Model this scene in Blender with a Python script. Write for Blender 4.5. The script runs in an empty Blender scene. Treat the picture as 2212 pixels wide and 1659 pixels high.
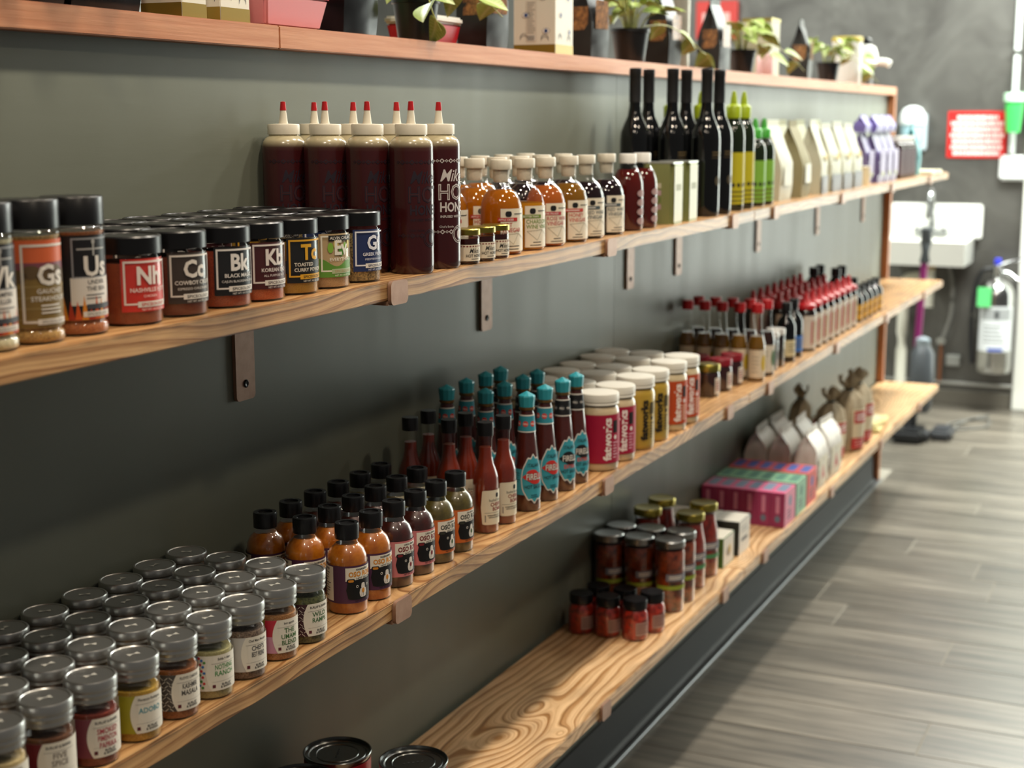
import bpy, bmesh, math, random
from mathutils import Vector, Matrix
random.seed(7)
PI = math.pi
SC = bpy.context.scene
COL = SC.collection

# ------------------------------------------------------------------ camera
cam_d = bpy.data.cameras.new('camera')
cam = bpy.data.objects.new('camera', cam_d)
COL.objects.link(cam)
PITCH, YAW = math.radians(10.034), math.radians(24.920)
fw = Vector((math.cos(YAW) * math.cos(PITCH), math.sin(YAW) * math.cos(PITCH), -math.sin(PITCH)))
cam.location = (0, -0.94, 1.165)
cam.rotation_euler = fw.to_track_quat('-Z', 'Y').to_euler()
cam_d.sensor_width = 36.0
cam_d.lens = 3230.0 / 2212.0 * 36.0
cam_d.clip_start = 0.05
cam_d.dof.use_dof = True
cam_d.dof.focus_distance = 1.52
cam_d.dof.aperture_fstop = 6.5
SC.camera = cam

# ------------------------------------------------------------------ world, lights, exposure
w = bpy.data.worlds.new('world')
SC.world = w
w.use_nodes = True
w.node_tree.nodes['Background'].inputs[0].default_value = (1.0, 0.97, 0.92, 1)
w.node_tree.nodes['Background'].inputs[1].default_value = 0.09


def ceiling_spot(x, y, z, power, col, size=0.05, angle=150, blend=0.6, aim=None):
    l = bpy.data.lights.new('ceiling_spot', 'SPOT')
    l.energy = power
    l.color = col
    l.shadow_soft_size = size
    l.spot_size = math.radians(angle)
    l.spot_blend = blend
    o = bpy.data.objects.new('ceiling_spot', l)
    o.location = (x, y, z)
    if aim:
        d = Vector(aim) - Vector((x, y, z))
        o.rotation_euler = d.to_track_quat('-Z', 'Y').to_euler()
    COL.objects.link(o)


WARM = (1.0, 0.85, 0.66)
MIDC = (1.0, 0.91, 0.78)
COOL = (0.96, 1.0, 0.93)
for x, p, c in ((0.35, 28, WARM), (1.15, 34, WARM), (1.95, 40, MIDC), (2.75, 46, (1, .95, .86)), (3.55, 38, (1, .98, .92)), (4.4, 36, COOL)):
    ceiling_spot(x, -0.62, 2.25, p, c)
for x, p, c in ((0.5, 12, WARM), (1.7, 15, WARM), (3.0, 15, MIDC), (4.4, 18, COOL)):
    ceiling_spot(x, -1.45, 2.25, p, c)


def panel_light(x, y, z, sx, sy, power, col, rot=(0, 0, 0)):
    l = bpy.data.lights.new('ceiling_panel', 'AREA')
    l.shape = 'RECTANGLE'
    l.size, l.size_y = sx, sy
    l.energy = power
    l.color = col
    o = bpy.data.objects.new('ceiling_panel', l)
    o.location = (x, y, z)
    o.rotation_euler = rot
    COL.objects.link(o)


panel_light(5.5, -0.7, 2.3, 0.5, 1.2, 150, COOL)      # fluorescent panels over the far end, the aisle and the kitchen
panel_light(5.2, 1.6, 2.3, 1.0, 0.5, 40, COOL)
panel_light(3.0, 1.4, 2.3, 1.0, 0.5, 90, COOL)
ADDED_DAYLIGHT = 5.0      # glow of the panes in door_2, an unseen door added to light the wall

SC.view_settings.view_transform = 'Standard'
SC.view_settings.look = 'None'
SC.view_settings.gamma = 1
SC.view_settings.use_curve_mapping = False
SC.view_settings.exposure = 0.0
SC.cycles.use_denoising = True
SC.cycles.transparent_max_bounces = 24
SC.cycles.max_bounces = 6
SC.cycles.diffuse_bounces = 3
SC.cycles.glossy_bounces = 3
SC.cycles.transmission_bounces = 5
SC.cycles.caustics_reflective = False
SC.cycles.caustics_refractive = False

# ------------------------------------------------------------------ materials
def lin(h):
    h = h.lstrip('#')
    v = [int(h[i:i + 2], 16) / 255 for i in (0, 2, 4)]
    return tuple((c / 12.92 if c <= 0.04045 else ((c + 0.055) / 1.055) ** 2.4) for c in v) + (1,)


MATS = {}


def mat(hexc, rough=0.5, metal=0.0, coat=0.0, trans=0.0, spec=0.5, key=''):
    k = (hexc, rough, metal, coat, trans, spec, key)
    if k in MATS:
        return MATS[k]
    m = bpy.data.materials.new('paint_' + hexc.strip('#'))
    m.use_nodes = True
    b = m.node_tree.nodes['Principled BSDF']
    b.inputs['Base Color'].default_value = lin(hexc)
    b.inputs['Roughness'].default_value = rough
    b.inputs['Metallic'].default_value = metal
    b.inputs['Coat Weight'].default_value = coat
    b.inputs['Coat Roughness'].default_value = 0.05
    b.inputs['Transmission Weight'].default_value = trans
    b.inputs['Specular IOR Level'].default_value = spec
    if trans:
        b.inputs['IOR'].default_value = 1.33
    MATS[k] = m
    return m


class NT:
    """small helper around a material's node tree"""
    def __init__(s, name):
        s.m = bpy.data.materials.new(name)
        s.m.use_nodes = True
        s.t = s.m.node_tree
        s.b = s.t.nodes['Principled BSDF']

    def n(s, kind, **kw):
        nd = s.t.nodes.new(kind)
        for k, v in kw.items():
            setattr(nd, k, v)
        return nd

    def put(s, sock, v):
        if hasattr(v, 'is_output') or hasattr(v, 'links'):
            s.t.links.new(v, sock)
        else:
            sock.default_value = v

    def math(s, op, a, b=0.0, c=0.0):
        nd = s.n('ShaderNodeMath', operation=op)
        for i, v in enumerate((a, b, c)):
            s.put(nd.inputs[i], v)
        return nd.outputs[0]

    def obj_xyz(s):
        tc = s.n('ShaderNodeTexCoord')
        sp = s.n('ShaderNodeSeparateXYZ')
        s.t.links.new(tc.outputs['Object'], sp.inputs[0])
        return tc.outputs['Object'], sp.outputs[0], sp.outputs[1], sp.outputs[2]

    def comb(s, x, y, z):
        nd = s.n('ShaderNodeCombineXYZ')
        for i, v in enumerate((x, y, z)):
            s.put(nd.inputs[i], v)
        return nd.outputs[0]

    def noise(s, vec, scale, detail=3, rough=0.55, dist=0.0):
        nd = s.n('ShaderNodeTexNoise')
        s.put(nd.inputs['Vector'], vec)
        nd.inputs['Scale'].default_value = scale
        nd.inputs['Detail'].default_value = detail
        nd.inputs['Roughness'].default_value = rough
        nd.inputs['Distortion'].default_value = dist
        return nd.outputs['Fac']

    def ramp(s, fac, stops):
        nd = s.n('ShaderNodeValToRGB')
        el = nd.color_ramp.elements
        while len(el) < len(stops):
            el.new(0.5)
        for e, (p, c) in zip(el, stops):
            e.position = p
            e.color = lin(c) if isinstance(c, str) else (c, c, c, 1)
        s.put(nd.inputs[0], fac)
        return nd.outputs[0]

    def mix(s, fac, a, b, mode='MIX'):
        nd = s.n('ShaderNodeMix', data_type='RGBA', blend_type=mode)
        s.put(nd.inputs[0], fac)
        s.put(nd.inputs[6], lin(a) if isinstance(a, str) else a)
        s.put(nd.inputs[7], lin(b) if isinstance(b, str) else b)
        return nd.outputs[2]

    def bump(s, h, strength=0.3, dist=0.002):
        nd = s.n('ShaderNodeBump')
        nd.inputs['Strength'].default_value = strength
        nd.inputs['Distance'].default_value = dist
        s.put(nd.inputs['Height'], h)
        s.t.links.new(nd.outputs[0], s.b.inputs['Normal'])


def wood_mat(name, seed, knots=(), light='#c99a66', mid='#9c6b3f', dark='#4a2c18', freq=75.0, char=0.5):
    q = NT(name)
    co, x, y, z = q.obj_xyz()
    warp = q.noise(q.comb(q.math('MULTIPLY', x, 2.2), q.math('MULTIPLY', y, 7.0), seed), 1.0, 2, 0.5)
    warp2 = q.noise(q.comb(q.math('MULTIPLY', x, 9.0), q.math('MULTIPLY', y, 22.0), seed + 4), 1.0, 2, 0.5)
    v = q.math('ADD', q.math('ADD', y, q.math('MULTIPLY', z, 1.3)), q.math('MULTIPLY', warp, 0.10))
    v = q.math('ADD', v, q.math('MULTIPLY', warp2, 0.009))
    for kx, ky, amp, sx, sy in knots:
        dx = q.math('DIVIDE', q.math('SUBTRACT', x, kx), sx)
        dy = q.math('DIVIDE', q.math('SUBTRACT', y, ky), sy)
        r2 = q.math('ADD', q.math('MULTIPLY', dx, dx), q.math('MULTIPLY', dy, dy))
        v = q.math('ADD', v, q.math('MULTIPLY', q.math('EXPONENT', q.math('MULTIPLY', r2, -1.0)), amp))
    ph = q.math('MULTIPLY', v, freq)
    fr = q.math('FRACT', ph)
    band = q.math('MULTIPLY', q.math('POWER', fr, 2.6), q.math('ADD', q.math('MULTIPLY', q.noise(q.comb(q.math('MULTIPLY', x, 3.0), q.math('MULTIPLY', v, 30.0), seed + 2), 1.0, 2), 1.1), 0.15))          # growth rings: slow light rise, sharp dark edge
    soft = q.math('SMOOTH_MIN', band, q.math('MULTIPLY', q.math('SUBTRACT', 1.0, fr), 6.0), 0.2)
    fr2 = q.math('FRACT', q.math('MULTIPLY', v, freq * 2.63))
    soft = q.math('ADD', soft, q.math('MULTIPLY', q.math('MULTIPLY', q.math('POWER', fr2, 3.0), q.math('SUBTRACT', 1.0, q.math('POWER', fr2, 14.0))), 0.30))
    fine = q.noise(q.comb(q.math('MULTIPLY', x, 12.0), q.math('MULTIPLY', v, 420.0), q.math('MULTIPLY', z, 300.0)), 1.0, 3, 0.6)
    blot = q.noise(q.comb(q.math('MULTIPLY', x, 5.0), q.math('MULTIPLY', y, 12.0), seed + 9), 1.0, 3, 0.6)
    fac = q.math('ADD', soft, q.math('MULTIPLY', q.math('SUBTRACT', fine, 0.5), 0.75))
    base = q.ramp(fac, [(0.0, light), (0.50, mid), (1.05 if False else 1.0, dark)])
    scorch = q.ramp(blot, [(0.46, 0.0), (0.66, 1.0)])
    base = q.mix(q.math('MULTIPLY', scorch, char), base, '#2c1a10')
    # charred arrises left by the torch along both front edges
    edge = q.math('SUBTRACT', 1.0, q.math('MULTIPLY', q.math('ADD', q.math('ABSOLUTE', q.math('ADD', y, 0.186)), q.math('ABSOLUTE', q.math('ADD', z, 0.0))), 230.0))
    en = q.math('MULTIPLY', q.math('MAXIMUM', edge, 0.0), q.ramp(q.noise(q.comb(q.math('MULTIPLY', x, 14.0), 0.0, seed), 1.0, 3), [(0.38, 0.0), (0.6, 1.0)]))
    base = q.mix(en, base, '#15100d')
    q.put(q.b.inputs['Base Color'], base)
    q.b.inputs['Roughness'].default_value = 0.42
    q.b.inputs['Coat Weight'].default_value = 0.15
    q.b.inputs['Coat Roughness'].default_value = 0.25
    q.bump(soft, 0.25, 0.0008)
    return q.m


def wall_mat():
    q = NT('sage_wall_paint')
    co, x, y, z = q.obj_xyz()
    n1 = q.noise(q.comb(q.math('MULTIPLY', x, 7.0), 0.0, q.math('MULTIPLY', z, 60.0)), 1.0, 4, 0.6)
    n2 = q.noise(q.comb(q.math('MULTIPLY', x, 16.0), 0.0, q.math('MULTIPLY', z, 1.5)), 1.0, 2, 0.5)
    n3 = q.noise(co, 3.0, 3, 0.5)
    q.put(q.b.inputs['Base Color'], q.mix(n3, '#63675b', '#6d7164'))
    q.put(q.b.inputs['Roughness'], q.math('ADD', q.math('MULTIPLY', n2, 0.16), 0.36))
    h = q.math('ADD', q.math('MULTIPLY', n1, 0.6), q.math('MULTIPLY', n2, 0.7))
    q.bump(h, 0.12, 0.003)
    return q.m


def grain_mat(name, c1, c2, scale=(4, 60, 60), rough=0.4, metal=0.0, bump=0.1, lo=0.3, hi=0.7):
    q = NT(name)
    co, x, y, z = q.obj_xyz()
    n = q.noise(q.comb(q.math('MULTIPLY', x, scale[0]), q.math('MULTIPLY', y, scale[1]), q.math('MULTIPLY', z, scale[2])), 1.0, 4, 0.6)
    q.put(q.b.inputs['Base Color'], q.ramp(n, [(lo, c1), (hi, c2)]))
    q.b.inputs['Roughness'].default_value = rough
    q.b.inputs['Metallic'].default_value = metal
    if bump:
        q.bump(n, bump, 0.001)
    return q.m


def powder(c1, c2, scale=900, rough=0.85, coat=0.6):
    k = ('powder', c1, c2, scale)
    if k not in MATS:
        q = NT('contents_' + c1.strip('#'))
        co, x, y, z = q.obj_xyz()
        n = q.noise(co, scale, 3, 0.7)
        q.put(q.b.inputs['Base Color'], q.ramp(n, [(0.35, c1), (0.62, c2)]))
        q.b.inputs['Roughness'].default_value = rough
        q.b.inputs['Coat Weight'].default_value = coat
        q.b.inputs['Coat Roughness'].default_value = 0.04
        MATS[k] = q.m
    return MATS[k]


def liquid(c, depth=0.55):
    """tinted liquid behind glass: glossy outside, letting light through from behind"""
    k = ('liquid', c, depth)
    if k not in MATS:
        q = NT('liquid_' + c.strip('#'))
        q.b.inputs['Base Color'].default_value = lin(c)
        q.b.inputs['Roughness'].default_value = 0.05
        q.b.inputs['Coat Weight'].default_value = 0.4
        q.b.inputs['Coat Roughness'].default_value = 0.03
        tl = q.n('ShaderNodeBsdfTranslucent')
        tl.inputs[0].default_value = lin(c)
        mx = q.n('ShaderNodeMixShader')
        mx.inputs[0].default_value = depth
        q.t.links.new(q.b.outputs[0], mx.inputs[1])
        q.t.links.new(tl.outputs[0], mx.inputs[2])
        q.t.links.new(mx.outputs[0], q.t.nodes['Material Output'].inputs[0])
        MATS[k] = q.m
    return MATS[k]


def thin_glass(tint=(1, 1, 1, 1), key='clear'):
    k = ('glass', key)
    if k in MATS:
        return MATS[k]
    q = NT('glass_' + key)
    t = q.t
    tr = q.n('ShaderNodeBsdfTransparent')
    tr.inputs[0].default_value = tint
    gl = q.n('ShaderNodeBsdfGlossy')
    gl.inputs['Roughness'].default_value = 0.03
    fr = q.n('ShaderNodeFresnel')
    fr.inputs[0].default_value = 1.45
    ge = q.n('ShaderNodeNewGeometry')
    fac = q.math('MULTIPLY', fr.outputs[0], q.math('SUBTRACT', 1.0, ge.outputs['Backfacing']))
    mx = q.n('ShaderNodeMixShader')
    t.links.new(fac, mx.inputs[0])
    t.links.new(tr.outputs[0], mx.inputs[1])
    t.links.new(gl.outputs[0], mx.inputs[2])
    t.links.new(mx.outputs[0], t.nodes['Material Output'].inputs[0])
    MATS[k] = q.m
    return q.m


GLASS = thin_glass()
BLACK = mat('#0d0d0f', 0.32)
INK = mat('#111113', 0.5)
PAPER = mat('#e6e0d2', 0.55)
WHITE = mat('#e9e7df', 0.45)
SILVER = mat('#9b9c9b', 0.28, 1.0)
GOLD = mat('#b3a24a', 0.30, 1.0)

# ------------------------------------------------------------------ mesh helpers
def finish(name, bm, mats, smooth=35):
    me = bpy.data.meshes.new(name)
    bm.to_mesh(me)
    bm.free()
    for m in (mats if isinstance(mats, (list, tuple)) else [mats]):
        me.materials.append(m)
    if smooth:
        me.polygons.foreach_set('use_smooth', [True] * len(me.polygons))
        me.set_sharp_from_angle(angle=math.radians(smooth))
    return me


def lathe(prof, m, seg=32, smooth=40, sx=1.0, sy=1.0, poly_rot=0.0, name='turned'):
    bm = bmesh.new()
    rings = []
    for r, z in prof:
        if r <= 1e-6:
            rings.append([bm.verts.new((0, 0, z))])
        else:
            rings.append([bm.verts.new((r * sx * math.cos(2 * PI * i / seg + poly_rot), r * sy * math.sin(2 * PI * i / seg + poly_rot), z)) for i in range(seg)])
    for a, b in zip(rings, rings[1:]):
        for i in range(seg):
            j = (i + 1) % seg
            if len(a) == 1 and len(b) == 1:
                continue
            if len(a) == 1:
                bm.faces.new((a[0], b[j], b[i]))
            elif len(b) == 1:
                bm.faces.new((a[i], a[j], b[0]))
            else:
                bm.faces.new((a[i], a[j], b[j], b[i]))
    return finish(name, bm, m, smooth)


def closed(prof):
    return [(0, prof[0][1])] + list(prof) + [(0, prof[-1][1])]


def inset_prof(prof, d, zmin, zmax):
    """profile shrunk by d and cut to [zmin, zmax] - what stands inside a jar"""
    out = []
    for (r0, z0), (r1, z1) in zip(prof, prof[1:]):
        for t in (0, 1):
            pass
    zs = sorted(set([zmin, zmax] + [z for _, z in prof if zmin < z < zmax]))
    return closed([(max(0.001, rad_at(prof, z) - d), z) for z in zs])


def rad_at(prof, z):
    for (r0, z0), (r1, z1) in zip(prof, prof[1:]):
        if z0 <= z <= z1 and z1 > z0:
            return r0 + (r1 - r0) * (z - z0) / (z1 - z0)
    return prof[0][0] if z < prof[0][1] else prof[-1][0]


def box_bm(bm, x0, x1, y0, y1, z0, z1, mi=0):
    v = [bm.verts.new(p) for p in ((x0, y0, z0), (x1, y0, z0), (x1, y1, z0), (x0, y1, z0), (x0, y0, z1), (x1, y0, z1), (x1, y1, z1), (x0, y1, z1))]
    for f in ((3, 2, 1, 0), (4, 5, 6, 7), (0, 1, 5, 4), (1, 2, 6, 5), (2, 3, 7, 6), (3, 0, 4, 7)):
        bm.faces.new([v[i] for i in f]).material_index = mi
    return v


def box(x0, x1, y0, y1, z0, z1, m, bevel=0.0, seg=1, name='box'):
    bm = bmesh.new()
    box_bm(bm, x0, x1, y0, y1, z0, z1)
    if bevel:
        bmesh.ops.bevel(bm, geom=bm.edges[:], offset=bevel, segments=seg, affect='EDGES')
    return finish(name, bm, m, 35)


def tube(pts, r, m, seg=8, name='tube', taper=None):
    bm = bmesh.new()
    pts = [Vector(p) for p in pts]
    rings = []
    up = Vector((0, 0, 1))
    for i, p in enumerate(pts):
        d = (pts[min(i + 1, len(pts) - 1)] - pts[max(i - 1, 0)]).normalized()
        a = d.cross(up)
        if a.length < 1e-3:
            a = d.cross(Vector((1, 0, 0)))
        a.normalize()
        b = d.cross(a)
        rr = r if taper is None else r * (1 + (taper - 1) * i / (len(pts) - 1))
        rings.append([bm.verts.new(p + a * rr * math.cos(2 * PI * k / seg) + b * rr * math.sin(2 * PI * k / seg)) for k in range(seg)])
    for a, b in zip(rings, rings[1:]):
        for k in range(seg):
            bm.faces.new((a[k], a[(k + 1) % seg], b[(k + 1) % seg], b[k]))
    bm.faces.new(rings[0][::-1])
    bm.faces.new(rings[-1])
    bmesh.ops.recalc_face_normals(bm, faces=bm.faces)
    return finish(name, bm, m, 50)


def smooth_path(pts, n=6):
    out = []
    P = [Vector(p) for p in pts]
    P = [P[0] * 2 - P[1]] + P + [P[-1] * 2 - P[-2]]
    for i in range(1, len(P) - 2):
        for k in range(n):
            t = k / n
            a, b, c, d = P[i - 1], P[i], P[i + 1], P[i + 2]
            out.append(0.5 * ((2 * b) + (c - a) * t + (2 * a - 5 * b + 4 * c - d) * t * t + (3 * b - a - 3 * c + d) * t ** 3))
    out.append(P[-2])
    return out


# ------------------------------------------------------------------ objects
def link(name, data, parent=None, loc=(0, 0, 0), rot=(0, 0, 0)):
    o = bpy.data.objects.new(name, data)
    o.location = loc
    o.rotation_euler = rot
    if parent is not None:
        o.parent = parent
    COL.objects.link(o)
    return o


def tag(o, label, cat, group=None):
    o['label'] = label
    o['category'] = cat
    if group:
        o['group'] = group
    return o


def struct(name, me, loc=(0, 0, 0), parent=None):
    o = link(name, me, parent, loc)
    if parent is None:
        o['kind'] = 'structure'
    return o


def thing(name, label, cat, loc, parts, group=None, rz=0.0, rot=None):
    """one thing = an Empty at its base that parents its parts; a part is (name, mesh) or (name, mesh, subparts)"""
    o = link(name, None, None, loc, rot or (0, 0, rz))
    o.empty_display_size = 0.02
    tag(o, label, cat, group)
    for p in parts:
        po = link(p[0], p[1], o)
        if len(p) > 2 and p[2]:
            for s in p[2]:
                link(s[0], s[1], po)
    return o


ORD = ['first', 'second', 'third', 'fourth', 'fifth', 'sixth', 'seventh', 'eighth', 'ninth', 'tenth', 'eleventh', 'twelfth']

# ------------------------------------------------------------------ printed labels
FONT_CACHE = {}


def text_tris(s, bold=0.0, sub=0.0, shear=0.0, wide=1.0):
    """glyph outlines of a string, 1 unit high capitals, centred; (verts, tris)"""
    k = (s, bold, sub, shear, wide)
    if k in FONT_CACHE:
        return FONT_CACHE[k]
    cu = bpy.data.curves.new('t', 'FONT')
    cu.body = s
    cu.size = 1.37
    cu.resolution_u = 2
    cu.offset = bold
    cu.shear = shear
    cu.space_character = wide
    cu.align_x = 'CENTER'
    ob = bpy.data.objects.new('t', cu)
    COL.objects.link(ob)
    me = bpy.data.meshes.new_from_object(ob)
    bm = bmesh.new()
    bm.from_mesh(me)
    bmesh.ops.triangulate(bm, faces=bm.faces)
    if sub:
        for _ in range(3):
            ed = [e for e in bm.edges if abs(e.verts[0].co.x - e.verts[1].co.x) > sub]
            if not ed:
                break
            bmesh.ops.subdivide_edges(bm, edges=ed, cuts=1)
            bmesh.ops.triangulate(bm, faces=bm.faces)
    bm.verts.index_update()
    seen, tr = set(), []
    for f in bm.faces:
        t = tuple(v.index for v in f.verts)
        if tuple(sorted(t)) not in seen:
            seen.add(tuple(sorted(t)))
            tr.append(t)
    out = ([(v.co.x, v.co.y) for v in bm.verts], tr)
    bm.free()
    bpy.data.meshes.remove(me)
    bpy.data.objects.remove(ob)
    bpy.data.curves.remove(cu)
    FONT_CACHE[k] = out
    return out


class Label:
    """flat print wrapped on a turned body: u = arc length from the label's middle (which faces -y), v = height"""
    def __init__(s, prof=None, flat=None, off=0.00025):
        s.prof, s.flat, s.off = prof, flat, off
        s.bm = bmesh.new()
        s.mats = []
        s.layer = 0

    def P(s, u, v, layer):
        o = s.off + layer * 0.00013
        if s.flat:
            return s.flat(u, v, o)
        r0 = rad_at(s.prof, v)
        a = -PI / 2 + u / s.rref
        return ((r0 + o) * math.cos(a), (r0 + o) * math.sin(a), v)

    @property
    def rref(s):
        return max(r for r, z in s.prof) if s.prof else 1

    def mi(s, m):
        if m not in s.mats:
            s.mats.append(m)
        return s.mats.index(m)

    def rect(s, u0, u1, v0, v1, m, layer=0, nv=1, edge=None):
        i = s.mi(m)
        nu = max(1, int(abs(u1 - u0) / (0.0022 if s.prof else 9))) if s.prof else 1
        grid = []
        for a in range(nu + 1):
            u = u0 + (u1 - u0) * a / nu
            grid.append([s.bm.verts.new(s.P(u, v0 + (v1 - v0) * b / nv, layer)) for b in range(nv + 1)])
        for a in range(nu):
            for b in range(nv):
                f = s.bm.faces.new((grid[a][b], grid[a + 1][b], grid[a + 1][b + 1], grid[a][b + 1]))
                f.material_index = i
        return s

    def strip(s, us, vlo, vhi, m, layer=0):
        """region between two curves sampled at us"""
        i = s.mi(m)
        lo = [s.bm.verts.new(s.P(u, v, layer)) for u, v in zip(us, vlo)]
        hi = [s.bm.verts.new(s.P(u, v, layer)) for u, v in zip(us, vhi)]
        for k in range(len(us) - 1):
            if abs(vhi[k] - vlo[k]) + abs(vhi[k + 1] - vlo[k + 1]) < 1e-6:
                continue
            s.bm.faces.new((lo[k], lo[k + 1], hi[k + 1], hi[k])).material_index = i
        return s

    def ellipse(s, u, v, a, b, m, layer=1, n=14, p=2.0):
        us, lo, hi = [], [], []
        for k in range(n + 1):
            t = -1 + 2 * k / n
            h = (1 - abs(t) ** p) ** (1 / p) if abs(t) < 1 else 0
            us.append(u + a * t)
            lo.append(v - b * h)
            hi.append(v + b * h)
        return s.strip(us, lo, hi, m, layer)

    def frame(s, u0, u1, v0, v1, t, m, layer=1):
        s.rect(u0, u1, v1 - t, v1, m, layer)
        s.rect(u0, u1, v0, v0 + t, m, layer)
        s.rect(u0, u0 + t, v0, v1, m, layer)
        s.rect(u1 - t, u1, v0, v1, m, layer)
        return s

    def text(s, st, u, v, h, m, layer=2, bold=0.0, rot=0, squeeze=1.0, shear=0.0, left=False, wide=1.0):
        if not st:
            return s
        sub = 0.0022 / h / squeeze if h > 0.0035 else 0
        vs, ts = text_tris(st, bold, round(sub, 2), shear, wide)
        if not vs:
            return s
        i = s.mi(m)
        dx = -min(x for x, y in vs) if left else 0
        c, sn = math.cos(rot), math.sin(rot)
        bv = []
        for x, y in vs:
            x = (x + dx) * squeeze * h
            y = y * h
            bv.append(s.bm.verts.new(s.P(u + x * c - y * sn, v + x * sn + y * c, layer)))
        for t in ts:
            f = s.bm.faces.new([bv[k] for k in t])
            f.material_index = i
        return s

    def lines(s, u0, u1, v0, v1, n, t, m, layer=1, ragged=0.4):
        """small print too fine to read"""
        for k in range(n):
            v = v1 - (v1 - v0) * (k + 0.5) / n
            e = u1 - (u1 - u0) * ragged * random.random()
            s.rect(u0, e, v - t / 2, v + t / 2, m, layer)
        return s

    def mesh(s, name='printed_label'):
        # print faces outward: direct every face away from the axis / along the flat normal
        for f in s.bm.faces:
            f.normal_update()
            c = f.calc_center_median()
            out = Vector((c.x, c.y, 0)) if s.prof else Vector(s.flat(0, 0, 1.0)) - Vector(s.flat(0, 0, 0.0))
            if f.normal.dot(out) < 0:
                f.normal_flip()
        return finish(name, s.bm, s.mats, 60)

# ------------------------------------------------------------------ the setting
Z1, Z2, Z3 = 1.0027, 0.6653, 0.3285          # shelf tops
ZL = 1.2640                                  # counter top of the half wall
XE = 4.84                                    # end of the half wall
XF = 6.30                                    # steel wall behind the hand sink
WALL = wall_mat()

wb = struct('wall_back', box(-1.4, 2.449, 0, 0.10, 0, 1.2395, WALL, name='wall_panel'))
link('panel', box(2.4502, XE, 0, 0.10, 0, 1.2395, WALL, name='wall_panel'), wb)
COPPER = grain_mat('copper_paint', '#b5734c', '#c68a63', (6, 90, 160), 0.45, 0.15, 0.5)
struct('trim_1', box(-1.4, 1.386, -0.021, 0.0, 1.2395, ZL, COPPER, 0.0012, 2, 'trim'))
struct('trim_2', box(1.3866, XE, -0.021, 0.0, 1.2395, ZL, COPPER, 0.0012, 2, 'trim'))
struct('trim_3', box(XE - 0.022, XE, -0.021, 0.0, 0.0, 1.2390, COPPER, 0.0012, 2, 'trim'))
struct('trim_4', box(-1.4, XE, 0.0, 0.42, 1.2400, ZL - 0.0006, grain_mat('counter_top', '#9c6747', '#ab7552', (5, 60, 60), 0.4, 0.3, 0.2), name='counter'))

# black rubber cove base with its rounded toe
bm = bmesh.new()
cove = [(0.0, 0.083), (-0.004, 0.083), (-0.005, 0.02), (-0.008, 0.010), (-0.014, 0.005), (-0.022, 0.004), (-0.022, 0.0), (0.0, 0.0)]
a = [bm.verts.new((-1.4, y, z)) for y, z in cove]
b = [bm.verts.new((XE, y, z)) for y, z in cove]
for i in range(len(cove)):
    j = (i + 1) % len(cove)
    bm.faces.new((a[i], b[i], b[j], a[j]))
bm.faces.new(a[::-1])
bm.faces.new(b)
bmesh.ops.recalc_face_normals(bm, faces=bm.faces)
struct('baseboard_back', finish('cove', bm, mat('#1c1d1e', 0.6), 30))
struct('trim_5', box(-1.4, XE, -0.030, -0.0225, 0.0, 0.006, mat('#8c8f92', 0.35, 0.7), 0.001, 1, 'toe_sheen_strip'))  # pale strip painted in for the light caught along the cove toe

# floor: wood-look planks laid across the aisle
q = NT('plank_tile')
co, x, y, z = q.obj_xyz()
oi = q.n('ShaderNodeObjectInfo')
rn = q.math('MULTIPLY', oi.outputs['Random'], 37.0)
g1 = q.noise(q.comb(q.math('MULTIPLY', x, 26.0), q.math('MULTIPLY', y, 2.2), rn), 1.0, 4, 0.6)
g2 = q.noise(q.comb(q.math('MULTIPLY', x, 160.0), q.math('MULTIPLY', y, 5.0), rn), 1.0, 2, 0.6)
base = q.ramp(q.math('ADD', q.math('MULTIPLY', g1, 0.75), q.math('MULTIPLY', g2, 0.25)), [(0.30, '#3b3833'), (0.48, '#605a51'), (0.68, '#857d71')])
tone = q.math('ADD', q.math('MULTIPLY', oi.outputs['Random'], 0.45), 0.78)
base = q.mix(1.0, base, q.comb(tone, tone, tone), 'MULTIPLY')
q.put(q.b.inputs['Base Color'], base)
q.b.inputs['Roughness'].default_value = 0.33
q.bump(g2, 0.08, 0.001)
PLANK = q.m
GROUT = mat('#8a8478', 0.85)
fl = struct('floor', box(-1.5, XF + 0.1, -2.6, 3.4, -0.05, -0.0012, GROUT, name='grout_bed'))
PW = 0.1655
jy = {0: -0.130, -1: -0.208, -2: -0.484, 2: -0.455, -4: -0.860, -5: -0.517}
k = -24
x0 = 3.522 - 24 * PW
plank_cache = {}
while x0 < XF - 0.02:
    x1 = min(x0 + PW, XF - 0.002)
    yj = jy.get(k)
    if yj is None:
        yj = -0.15 - ((k * 0.37) % 1.0) * 0.98
    ys = [0.38 if x0 > XE + 0.01 else -0.031]
    t = yj
    while t > -2.2:
        if t < ys[-1] - 0.06:
            ys.append(t)
        t -= 0.98
    ys.append(-2.2)
    for ya, yb in zip(ys, ys[1:]):
        key = (round(x1 - x0, 4), round(ya - yb, 4))
        if key not in plank_cache:
            bm = bmesh.new()
            box_bm(bm, 0.0015, key[0] - 0.0015, -key[1] + 0.0018, -0.0018, -0.02, 0)
            plank_cache[key] = finish('plank', bm, PLANK, 30)
        link('plank', plank_cache[key], fl, (x0, ya, 0))
    x0 += PW
    k += 1

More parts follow.
